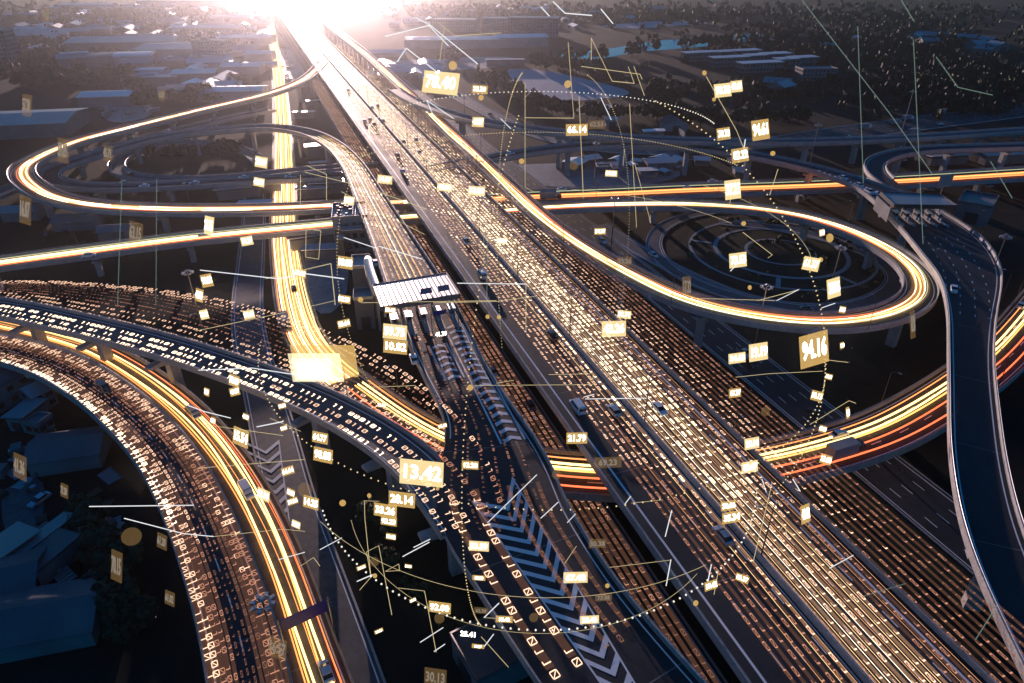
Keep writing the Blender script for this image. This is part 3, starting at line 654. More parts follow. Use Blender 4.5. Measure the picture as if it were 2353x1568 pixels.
def booth(loc, ang, label, grp, L=5.):
    t = thing('toll_booth', label, 'toll booth', loc, ang, grp)
    b = MB(); b.box(-L, L+2, -.75, .75, 0, .28); b.box(L+2, L+3.2, -.35, .35, 0, .9, None, .15); b.build('island', 'concrete', t)
    b = MB(); b.box(-1.3, 1.3, -.62, .62, .28, 1.3); b.box(-1.3, 1.3, -.62, .62, 2.3, 2.5)
    for x in (-1.25, 1.15): 
        for y in (-.6, .5): b.box(x, x+.1, y, y+.1, 1.3, 2.3)
    b.build('cabin', 'wall_pale', t)
    b = MB(); b.box(-1.22, 1.22, -.56, .56, 1.302, 2.298); b.build('window', 'glass', t)
    b = MB(); b.box(-1.7, 1.7, -.9, .9, 2.5, 2.66); b.build('roof', 'roof_pale', t)
    b = MB(); b.box(2.2, 2.5, -.3, -.05, .28, 1.3); b.tube([(2.35, -.3, 1.15), (2.35, -3.0, 1.2)], .05, 4); b.build('barrier_arm', 'paint', t)
    return t
b0 = None
for i in range(5):
    t_ = .16+.19*i; c = cA.lerp(cB, t_).lerp(cD.lerp(cC, t_), .80); c.z = 14.02
    lab = f'toll booth under the pale ribbed canopy, {BL[i]} of its row'
    if b0 is None: b0 = booth(c, tang, lab, 'booths under the pale toll canopy')
    else: dup(b0, c, tang, lab)
zc = 20.5
# gantry frame just below the canopy
gA, gB = at(990, 724, 18.6), at(1052, 712, 18.6)
g = thing('lane_gantry', 'thin lattice gantry over the lanes just below the pale toll canopy', 'gantry')
mb = MB()
for dz_ in (0, .7): mb.tube([gA+Vector((0, 0, dz_)), gB+Vector((0, 0, dz_))], .09, 4)
for i in range(9): mb.tube([gA.lerp(gB, i/9), gA.lerp(gB, (i+1)/9)+Vector((0, 0, .7))], .05, 4)
for q in (gA, gB): mb.tube([Vector((q.x, q.y, 14)), Vector((q.x, q.y, 19.3))], .12, 5)
mb.build('frame', 'metal', g)
mb = MB(); a, b = gA.lerp(gB, .1), gA.lerp(gB, .55); d = (b-a).normalized(); n_ = Vector((-d.y, d.x, 0))
mb.prism([tuple((a-n_*.18)[:2]), tuple((b-n_*.18)[:2]), tuple((b-n_*.05)[:2]), tuple((a-n_*.05)[:2])], 18.4, 19.6); mb.build('sign_board', 'sign_blue', g)
# right toll canopy
rA, rB, rC, rD = at(2024, 441, zc), at(2160, 448, zc), at(2198, 472, zc), at(2056, 470, zc)
rt = thing('toll_canopy', 'dark fronted flat toll roof at the mouth of the right plaza', 'toll plaza')
mb = MB(); slab(mb, [rA, rD, rC, rB], zc-.3, zc); mb.build('roof', 'roof_grey', rt)
rctr = (rA+rB+rC+rD)/4; mb = MB()
for q0, q1 in ((rA, rB), (rD, rC), (rA, rD), (rB, rC)):
    d = (q1-q0).normalized(); n_ = Vector((-d.y, d.x, 0))*.15; out = ((q0+q1)/2-rctr).normalized()*.17
    mb.prism([tuple((q0-n_+out)[:2]), tuple((q1-n_+out)[:2]), tuple((q1+n_+out)[:2]), tuple((q0+n_+out)[:2])], zc-1.2, zc+.3)
mb.build('fascia', 'dark_metal', rt)
mb = MB(); q0, q1 = rA-Vector((1.2, 0, 0)), rD-Vector((1.2, 0, 0))
for i in range(10):
    c = q0.lerp(q1, (i+.5)/10); mb.box(c.x-.12, c.x+.12, c.y-.5, c.y+.5, 14, zc-1.3)
mb.build('side_screen', 'wall_pale', rt)
for i in range(5):
    mb = MB(); c = rA.lerp(rB, .1+.2*i).lerp(rD.lerp(rC, .1+.2*i), .5); mb.box(c.x-.3, c.x+.3, c.y-.3, c.y+.3, 14, zc-.35); mb.build('column', 'concrete', rt)
rd = (at(2165, 545, 14)-at(2095, 487, 14)); rang = math.atan2(rd.y, rd.x)
for i in range(5):
    t_ = .14+.18*i; c = rA.lerp(rB, t_).lerp(rD.lerp(rC, t_), .7); c.z = 14.02
    dup(b0, c, rang, f'toll booth below the dark fronted right toll roof, {BL[i]} of its row', 'booths under the right toll canopy')
# ------------------------------------------------------------------ buildings
def building(name, label, cat, px, py, wd, dp, h, yaw, roof='gable', rm='roof_grey', wm='wall_grey', rise=None, group=None, z=0., win=0, skylight=False):
    c = at(px, py, z); t = thing(name, label, cat, c, math.radians(yaw), group)
    x, y = wd/2, dp/2
    b = MB(); b.box(-x, x, -y, y, -.3, h); 
    rise = (rise if rise is not None else wd*.1)*(.5 if wd > 14 else 1)
    if roof == 'gable':      # ridge along local y
        for s in (-1, 1): b.poly([(-x, s*y, h), (x, s*y, h), (0, s*y, h+rise)][::s])
    b.build('wall', wm, t)
    o = .6; r = MB()
    if roof == 'gable':
        th = .22
        for s in (-1, 1):
            e0 = (s*(x+o), h-o*rise/x); top = (0, h+rise)
            r.loft([[(e0[0], yy, e0[1]+.03), (top[0], yy, top[1]+.03), (top[0], yy, top[1]+th), (e0[0], yy, e0[1]+th)][::s] for yy in (-y-o, y+o)])
    elif roof == 'arch':
        N = 9; ring = []
        for yy in (-y-o, y+o):
            up = [(-(x+o)*math.cos(math.pi*k/N), yy, h+rise*math.sin(math.pi*k/N)+.1) for k in range(N+1)]
            ring.append(up+[((x+o), yy, h-.05), (-(x+o), yy, h-.05)])
        r.loft(ring)
    elif roof == 'shed':
        r.loft([[(-x-o, yy, h+.05), (x+o, yy, h+rise+.05), (x+o, yy, h+rise+.3), (-x-o, yy, h+.3)] for yy in (-y-o, y+o)])
    else:
        r.box(-x-.2, x+.2, -y-.2, y+.2, h, h+.35); 
        for a_ in ((-x-.2, x+.2, -y-.2, -y+.05), (-x-.2, x+.2, y-.05, y+.2), (-x-.2, -x+.05, -y+.05, y-.05), (x-.05, x+.2, -y+.05, y-.05)): r.box(*a_, h+.352, h+1.0)
    ro = r.build('roof', rm, t)
    if skylight and roof == 'gable':
        v = MB(); v.box(-1.2, 1.2, -y*.8, y*.8, h+rise-.3, h+rise+1.3, None, .15); v.build('ridge_vent', 'roof_pale', ro)
    if skylight and roof == 'flat':
        v = MB(); v.box(-x*.5, -x*.1, -y*.5, y*.1, h+.36, h+3.2); v.build('stair_house', wm, ro)
    if win:
        fl = max(1, int(win)); fh = h/fl
        for s in (-1, 1):
            v = MB(); nx = max(2, int(wd/3.2))
            for f in range(fl):
                for i in range(nx):
                    cx = -x+(i+.5)*wd/nx; v.box(cx-.75, cx+.75, s*y-.06, s*y+.06, f*fh+fh*.35, f*fh+fh*.8)
            v.build('window', 'glass', t)
        for s in (-1, 1):
            v = MB(); ny = max(2, int(dp/3.2))
            for f in range(fl):
                for i in range(ny):
                    cy = -y+(i+.5)*dp/ny; v.box(s*x-.06, s*x+.06, cy-.75, cy+.75, f*fh+fh*.35, f*fh+fh*.8)
            v.build('window', 'glass', t)
    else:
        v = MB(); v.box(-min(2.2, x*.5), min(2.2, x*.5), -y-.07, -y+.05, 0, min(4.2, h*.7)); v.build('door', 'dark_metal', t)
        if wd > 16:
            v = MB(); nx = int(wd/6)
            for i in range(nx):
                cx = -x+(i+.5)*wd/nx; v.box(cx-1.6, cx+1.6, -y-.06, -y+.05, h*.76, h*.9)
            v.build('window', 'glass', t)
    return t
WB = [ # px, py, w, d, h, yaw, roof, roofmat, wallmat, label, extra
 (60, 300, 44, 62, 8, -78, 'gable', 'roof_grey', 'wall_grey', 'long grey gabled warehouse at the left edge above the big loop', dict(rise=5)),
 (255, 238, 24, 34, 7, -80, 'gable', 'roof_pale', 'wall_grey', 'pale gabled shed with a bright ridge beside the truck yard', dict(rise=3.5)),
 (180, 152, 24, 30, 9, -62, 'gable', 'roof_grey', 'wall_grey', 'twin pitched grey shed with a raised ridge left of the arched hall', dict(rise=5, skylight=True)),
 (247, 150, 30, 24, 9, -70, 'arch', 'roof_dark', 'wall_grey', 'dark arched roof hall between two pale sheds', dict(rise=4)),
 (316, 148, 28, 32, 9, -75, 'arch', 'roof_pale', 'wall_pale', 'pale barrel roofed hall with a raised vent', dict(rise=4.5)),
 (300, 112, 60, 110, 10, -82, 'gable', 'roof_grey', 'wall_grey', 'very large low pitched grey factory shed in the upper left', dict(rise=6)),
 (408, 132, 55, 60, 11, -78, 'gable', 'roof_grey', 'wall_pale', 'large grey shed with a bright ridge beside the apartment block', dict(rise=5)),
 (494, 140, 32, 18, 19, -6, 'flat', 'roof_grey', 'wall_pale', 'pale five storey apartment block left of the bright motorway', dict(win=5, skylight=True)),
 (455, 186, 26, 34, 8, -80, 'gable', 'roof_pale', 'wall_grey', 'pale pitched shed below the apartment block', dict(rise=3.5)),
 (540, 226, 22, 46, 7, -84, 'gable', 'roof_pale', 'wall_pale', 'long bright roofed shed beside the gold road', dict(rise=3)),
 (348, 172, 16, 26, 5, -84, 'gable', 'roof_pale', 'wall_grey', 'low bright roofed shed behind the tree belt', dict(rise=2)),
 (376, 192, 18, 28, 6, -84, 'shed', 'roof_pale', 'wall_grey', 'single pitch bright shed amid the trees', dict(rise=1.5)),
 (400, 222, 18, 20, 6, -80, 'gable', 'roof_dark', 'wall_grey', 'dark roofed shed just above the big loop trail', dict(rise=2.5)),
 (14, 146, 24, 20, 30, 10, 'flat', 'roof_grey', 'wall_grey', 'dark eight storey block at the left edge', dict(win=8, skylight=True)),
 (40, 95, 22, 110, 7, -66, 'gable', 'roof_grey', 'wall_grey', 'front one of the three long narrow sheds in the upper left', dict(rise=3)),
 (85, 88, 22, 120, 7, -66, 'gable', 'roof_grey', 'wall_grey', 'middle one of the three long narrow sheds in the upper left', dict(rise=3)),
 (135, 82, 22, 120, 7, -66, 'gable', 'roof_grey', 'wall_grey', 'back one of the three long narrow sheds in the upper left', dict(rise=3)),
 (560, 168, 20, 34, 7, -84, 'gable', 'roof_pale', 'wall_pale', 'bright roof shed beside the gold road above the long one', dict(rise=3)),
 (600, 140, 22, 26, 8, -84, 'gable', 'roof_pale', 'wall_pale', 'bright gabled house hard against the gold road near the glare', dict(rise=3)),
 (570, 100, 26, 60, 8, -86, 'gable', 'roof_pale', 'wall_pale', 'long bright shed left of the gold road in the glare', dict(rise=3)),
 (480, 76, 24, 90, 8, -86, 'gable', 'roof_pale', 'wall_pale', 'long bright shed in the upper left distance', dict(rise=3)),
 (555, 50, 30, 90, 8, -86, 'gable', 'roof_pale', 'wall_pale', 'bright flat looking shed far left of the motorway', dict(rise=3)),
 (450, 12, 40, 200, 9, -86, 'gable', 'roof_pale', 'wall_pale', 'farthest bright long shed at the top left', dict(rise=3)),
 (205, 22, 26, 90, 9, -86, 'gable', 'roof_pale', 'wall_pale', 'isolated bright shed in the top left distance', dict(rise=3)),
 (1040, 107, 34, 105, 9, -86, 'gable', 'roof_pale', 'wall_pale', 'long bright roofed hall right of the motorway glare', dict(rise=3)),
 (1195, 104, 34, 58, 10, -80, 'gable', 'roof_pale', 'wall_pale', 'second bright hall joined to the right of the long hall', dict(rise=4)),
 (1160, 150, 12, 36, 5, -86, 'shed', 'roof_pale', 'wall_grey', 'low bright roofed canopy building by the tree row', dict(rise=1)),
 (1225, 84, 62, 24, 22, -6, 'flat', 'roof_grey', 'wall_grey', 'grey multi storey block behind the bright halls', dict(win=6)),
 (1150, 76, 46, 24, 18, -6, 'flat', 'roof_grey', 'wall_pale', 'paler block left of the grey multi storey block', dict(win=5)),
 (1045, 70, 60, 26, 14, -6, 'flat', 'roof_grey', 'wall_pale', 'low long block behind the long bright hall', dict(win=4)),
 (1870, 182, 30, 16, 9, 4, 'flat', 'roof_dark', 'wall_grey', 'dark flat house right of the terrace rows', dict(win=3)),
 (1545, 296, 14, 12, 4.5, 8, 'gable', 'roof_red', 'wall_pale', 'house with a dark red roof beyond the high flyover', dict(rise=3)),
 (1405, 288, 8, 6, 4, 0, 'flat', 'roof_pale', 'wall_pale', 'small white hut beyond the high flyover', dict()),
 (1500, 312, 12, 5, 3, 0, 'shed', 'roof_pale', 'wall_grey', 'low pale roof shelter behind the high flyover', dict(rise=.6)),
 (1512, 386, 8, 14, 4, -84, 'gable', 'roof_pale', 'wall_grey', 'bright low roof under the exit flyover', dict(rise=1.2)),
 (1486, 404, 7, 9, 3, -84, 'shed', 'roof_pale', 'wall_grey', 'small pale lean-to between the exit flyover and the cross road', dict(rise=.6)),
 (1318, 386, 10, 9, 3.5, -30, 'gable', 'roof_pale', 'wall_grey', 'pale hipped kiosk under the exit flyover', dict(rise=1)),
 (1385, 396, 7, 5, 3, 0, 'flat', 'roof_grey', 'wall_grey', 'small grey hut with fans under the exit flyover', dict()),
 (2160, 372, 12, 22, 4, -80, 'shed', 'roof_grey', 'wall_grey', 'grey lean-to inside the hairpin ramp', dict(rise=.8)),
 (2280, 368, 16, 24, 5, -80, 'gable', 'roof_grey', 'wall_grey', 'dim roof at the right edge inside the hairpin ramp', dict(rise=2)),
 (2232, 500, 11, 16, 7, -38, 'flat', 'roof_dark', 'wall_grey', 'dark flat roofed office beside the right toll roof', dict(z=10.)),
 (100, 1445, 11, 19, 4, -76, 'gable', 'roof_dark', 'wall_grey', 'dark ribbed warehouse in the bottom left corner', dict(rise=1.9)),
 (45, 1352, 9, 8, 4, -70, 'gable', 'roof_dark', 'wall_grey', 'dark shack behind the bottom left warehouse', dict(rise=1.5, win=1)),
 (25, 1285, 6, 9, 3.5, -25, 'shed', 'roof_grey', 'wall_grey', 'grey lean-to shack at the left edge', dict(rise=.7)),
 (125, 1300, 5, 9, 3.5, -20, 'shed', 'roof_dark', 'wall_grey', 'dark ribbed shack beside the coloured strip roof', dict(rise=.8)),
 (95, 1268, 2.2, 14, 3, -22, 'shed', 'roof_grey', 'wall_grey', 'narrow strip roof running between the shacks', dict(rise=.4)),
 (170, 1052, 10, 14, 4, -75, 'gable', 'roof_dark', 'wall_grey', 'dark ribbed roof beside the leftmost ramp', dict(rise=1.5)),
 (98, 930, 6, 5, 5, -30, 'gable', 'roof_grey', 'wall_grey', 'small grey roofed house left of the leftmost ramp', dict(rise=1.5, win=2)),
 (72, 972, 5, 7, 4, -10, 'shed', 'roof_grey', 'wall_grey', 'pale lean-to left of the leftmost ramp', dict(rise=.7)),
 (97, 988, 4, 4, 3, -15, 'flat', 'roof_grey', 'wall_grey', 'tiny flat hut left of the leftmost ramp', dict(win=1)),
 (5, 905, 15, 14, 6, -20, 'flat', 'roof_dark', 'wall_grey', 'dark block at the left edge below the leftmost ramp', dict(win=2)),
 (185, 520, 10, 16, 4, -80, 'gable', 'roof_grey', 'wall_grey', 'dim roof beneath the left end of the big loop', dict(rise=1.5)),
 (60, 500, 9, 14, 4, -80, 'gable', 'roof_grey', 'wall_grey', 'dim roof at the left edge below the big loop', dict(rise=1.5)),
 (275, 545, 8, 12, 4, -80, 'gable', 'roof_grey', 'wall_grey', 'grey roof hidden behind the left bridge', dict(rise=1.2)),
 (1145, 1520, 9, 12, 5, -60, 'flat', 'roof_dark', 'wall_grey', 'dark flat roof below the bottom edge of the toll road', dict()),
 (838, 680, 5.5, 9, 12, 10, 'flat', 'roof_grey', 'wall_grey', 'grey flat annex joined to the left end of the pale toll canopy', dict()),
 (843, 745, 5.5, 6, 10, 10, 'flat', 'roof_grey', 'wall_grey', 'lower grey annex below the left end of the pale toll canopy', dict()),
]
for px, py, wd, dp, h, yaw, rf, rm, wm, lab, ex in WB:
    ex = dict(ex)
    building('warehouse' if wd > 14 and not ex.get('win') else ('apartment_block' if ex.get('win') else 'shed'), lab, 'building', px, py, wd, dp, h, yaw, rf, rm, wm, **ex)
# terrace rows with bright roofs, right
TL = [(1605, 139, 34), (1672, 151, 36), (1742, 164, 40), (1660, 137, 18), (1712, 134, 26), (1732, 146, 18), (1778, 142, 28), (1802, 155, 20), (1840, 151, 26)]
TW = ['leftmost of the front row', 'middle of the front row', 'rightmost of the front row', 'leftmost of the back rows', 'at the far top of the group', 'in the very middle of the group', 'back right with a long eave', 'short one at the right of the group', 'far right end of the group']
for (px, py, wd), l in zip(TL, TW):
    building('terrace_house', f'bright flat roofed terrace by the river, {l}', 'terrace', px, py, wd, 13, 8, 12, 'shed', 'roof_pink', 'wall_grey', rise=.8, win=2, group='terraces with bright roofs near the river')
# admin building beside the toll road
ab = thing('toll_office', 'flat roofed toll office with rooftop pipes at the end of the left bridge', 'building', at(812, 560, 0), math.radians(11))
mb = MB(); mb.box(-6.2, 6.2, -8, 8, -.3, 13); mb.build('wall', 'wall_pale', ab)
mb = MB(); mb.box(-6.3, 6.3, -8.1, 8.1, 13, 13.3)
for a_ in ((-6.4, 6.4, -8.2, -7.9), (-6.4, 6.4, 7.9, 8.2), (-6.4, -6.1, -7.9, 7.9), (6.1, 6.4, -7.9, 7.9)): mb.box(*a_, 13.302, 14.2)
rf_ = mb.build('roof', 'roof_grey', ab)
mb = MB()
for i in range(5): mb.tube([(1.4+.95*i, -5.5, 13.7), (1.4+.95*i, 6.5, 13.7)], .26, 6)
mb.build('roof_pipe', 'roof_pale', rf_)
mb = MB()
for i in range(16):
    x_, y_ = R.uniform(-5.4, .6), R.uniform(-5.5, 6.8); a_ = R.uniform(.3, .9); mb.box(x_-a_, x_+a_, y_-.35, y_+.35, 13.3, 13.3+R.uniform(.4, 1.1))
mb.build('roof_unit', 'dark_metal', rf_)
mb = MB()
for i in range(4):
    for f in range(3): mb.box(-4.8+2.7*i, -3.2+2.7*i, -8.07, -7.9, 1.5+3.9*f, 3.6+3.9*f)
mb.build('window', 'glass', ab)
mb = MB(); mb.box(-5, 4.5, -12.6, -8.1, 10.2, 10.5); mb.build('canopy', 'roof_pale', ab)
for i, (x_, y_) in enumerate(((770, 505), (776, 528), (783, 552))):
    c = at(x_, y_, 10.5); t = thing('water_tank', f'white rounded tank on the left side of the toll office, {["topmost", "middle", "lowest"][i]} of three', 'tank', c, 0, 'tanks beside the toll office')
    mb = MB(); mb.tube([(-1.3, 0, 1.1), (1.3, 0, 1.1)], 1.1, 10); mb.build('drum', 'wall_pale', t)
    mb = MB(); mb.box(-1., 1., -.8, .8, -10.5, .15); mb.build('stand', 'dark_metal', t)
du = thing('covered_walkway', 'round topped covered footbridge linking the toll office to the pale toll canopy', 'footbridge')
wp = [at(818, 582, 15.5), at(845, 590, 15.5), at(850, 615, 15.5), at(866, 660, 15.5)]
pw = Path([(p_.x, p_.y, 13., 2.6) for p_ in wp[1:]], 2.)
mb = MB(); sweep(mb, pw, lambda wd: [(1.35, 0), (1.35, 1.8), (.95, 2.6), (0, 2.95), (-.95, 2.6), (-1.35, 1.8), (-1.35, 0)]); mb.build('tunnel', 'roof_pale', du, True)
mb = MB(); sweep(mb, pw, lambda wd: [(1.5, -.5), (1.5, -.02), (-1.5, -.02), (-1.5, -.5)]); mb.build('deck', 'concrete', du)
for s_ in (3, pw.L*.5, pw.L-3):
    x_, y_, z_ = pw.at(s_); mb = MB(); mb.box(x_-.4, x_+.4, y_-.4, y_+.4, -.3, 12.5); mb.build('pillar', 'concrete', du)
# direction signs -------------------------------------------------------------
def gantry(label, a, b, h, z, bh=2.4, m='sign_blue', z0=0.):
    t = thing('sign_gantry', label, 'road sign', (a.x, a.y, 0)); o = Vector((a.x, a.y, 0)); mb = MB()
    for q in (a, b): mb.tube([Vector((q.x, q.y, z0))-o, Vector((q.x, q.y, h+bh))-o], .16, 6)
    for k_ in range(3): mb.tube([Vector((a.x, a.y, h+.3+k_*.8))-o-(b-a)*.06, Vector((b.x, b.y, h+.3+k_*.8))-o+(b-a)*.06], .07, 4)
    mb.build('frame', 'metal', t)
    mb = MB(); d = (b-a).normalized(); n_ = Vector((-d.y, d.x, 0)); a2, b2 = a-o+d*.4, b-o-d*.4
    mb.prism([tuple((a2-n_*.4)[:2]), tuple((b2-n_*.4)[:2]), tuple((b2-n_*.22)[:2]), tuple((a2-n_*.22)[:2])], h, h+bh); mb.build('sign_board', m, t)
    return t
gantry('dark blue sign gantry spanning the low ramp near the bottom edge', at(642, 1446, 7), at(757, 1392, 7), 6.6, 0, 2.6)
gantry('small white road sign board on posts beyond the high flyover at right', at(1558, 318, 0), at(1572, 328, 0), 3, 0, 3.2, 'wall_pale')
bb = thing('billboard', 'angled blank billboard on a leaning post above the right toll roof', 'billboard', at(2160, 452, 14))
mb = MB(); mb.box(-3.4, 3.4, -.2, .2, 4, 9.0, Matrix.Rotation(.35, 4, 'Z')); mb.build('board', 'wall_pale', bb)
mb = MB(); mb.tube([(0, .4, -14), (0, .4, 6)], .25, 6); mb.build('post', 'metal', bb)
# ------------------------------------------------------------------ lamps
def double_lamp():
    t = thing('street_lamp', 'x', 'street lamp'); mb = MB(); mb.tube([(0, 0, 0), (0, 0, 5), (0, 0, 11)], [.13, .11, .07], 6); mb.build('pole', 'dark_metal', t)
    for s in (1, -1):
        mb = MB(); mb.tube([(0, 0, 10.8), (s*1.2, 0, 11.3), (s*2.4, 0, 11.4)], .05, 5); mb.build('arm', 'dark_metal', t)
        mb = MB(); mb.loft([[(s*2.3, -.1, 11.35), (s*2.3, .1, 11.35), (s*2.3, .1, 11.48), (s*2.3, -.1, 11.48)], [(s*2.7, -.2, 11.36), (s*2.7, .2, 11.36), (s*2.7, .16, 11.52), (s*2.7, -.16, 11.52)], [(s*3.2, -.1, 11.4), (s*3.2, .1, 11.4), (s*3.2, .08, 11.5), (s*3.2, -.08, 11.5)]]); mb.build('lamp_head', 'car_silver', t)
    return t
def mast():
    t = thing('high_mast', 'x', 'mast'); mb = MB(); mb.tube([(0, 0, 0), (0, 0, 12), (0, 0, 25)], [.3, .22, .13], 8); mb.build('pole', 'metal', t)
    mb = MB(); mb.tube([(1.1*math.cos(a), 1.1*math.sin(a), 24.6) for a in [k*math.pi/6 for k in range(13)]], .07, 4); mb.ball((0, 0, 25.1), .45, 8, 5); mb.build('ring_frame', 'metal', t)
    for k_ in range(8):
        a = k_*math.pi/4; mb = MB(); mb.box(.9, 1.7, -.25, .25, 24.2, 24.6, Matrix.Rotation(a, 4, 'Z')); mb.build('floodlight', 'car_silver', t)
    return t
L0 = double_lamp(); used = False
az = math.atan2(vp_dir.y, vp_dir.x)
nm = ['nearest', 'second nearest', 'third nearest', 'fourth nearest', 'fifth nearest', 'sixth nearest', 'seventh nearest', 'eighth nearest', 'ninth nearest', 'tenth nearest', 'eleventh nearest', 'twelfth nearest']
s_l = p_main.L-72
for i in range(12):
    loc = tuple(p_main.at(s_l-38*i, 0, .9)); lab = f'double armed lamp on the motorway median, {nm[i]} to the bottom edge'
    if i == 0: L0.location = loc; L0.rotation_euler = (0, 0, az-math.pi/2); L0["label"] = lab; L0["group"] = 'lamps along the motorway median'
    else: dup(L0, loc, az-math.pi/2, lab)
M0 = mast()
ML = [(602, 1378, 25, 'high mast with a ring of floodlights between the two left ramps near the bottom'), (1880, 285, 25, 'thin high mast right of the high flyover'), (2098, 208, 25, 'thin high mast in the dark far right fields'), (1370, 326, 25, 'high mast behind the exit flyover crossing the cross road'), (1413, 452, 25, 'high mast between the cross road and the teardrop loop'), (1932, 565, 22, 'high mast in the garden inside the teardrop loop'), (1762, 655, 20, 'high mast on the near side of the circular garden'), (2312, 540, 25, 'high mast right of the exit plaza barrier'), (1066, 222, 22, 'high mast between the motorway and the tree row'), (430, 622, 20, 'high mast in the dark lot below the left bridge'), (958+146, 700, 25, 'high mast in the gap beside the motorway')]
for i, (x_, y_, h_, lab) in enumerate(ML[:-1]):
    c = at(x_, y_, h_); c.z = 0
    if i == 0: M0.location = c; M0["label"] = lab; M0["group"] = 'high masts around the interchange'
    else: dup(M0, c, R.uniform(0, 3), lab, scale=(1, 1, h_/25))
S0 = thing('street_lamp', 'x', 'street lamp'); mb = MB(); mb.tube([(0, 0, 0), (0, 0, 8.5), (.5, 0, 9.2), (1.8, 0, 9.5)], [.1, .07, .06, .05], 5); mb.build('pole', 'dark_metal', S0)
mb = MB(); mb.box(1.6, 2.3, -.14, .14, 9.45, 9.6); mb.build('lamp_head', 'car_silver', S0)
first = True
for pth, nm_, s_a, st in ((p_loop, 'the big loop flyover', 30, 46), (p_ring, 'the teardrop loop flyover', 40, 48), (p_exit, 'the exit flyover', 30, 50), (p_curve, 'the road curving under the motorway', 60, 45), (p_ramp, 'the portal pier ramp', 45, 45)):
    i = 0; s_ = s_a
    while s_ < pth.L-10 and i < 13:
        wd = float(pth.width(s_)); loc = tuple(pth.at(s_, wd/2+.3, .2)); _, a_, _ = pth.nearest(loc)
        lab = f'single armed lamp on {nm_}, {ORD[i]} from its far end'
        if first: S0.location = loc; S0.rotation_euler = (0, 0, a_-math.pi/2); S0["label"] = lab; S0["group"] = 'lamps on the flyovers'; first = False
        else: dup(S0, loc, a_-math.pi/2, lab)
        s_ += st; i += 1
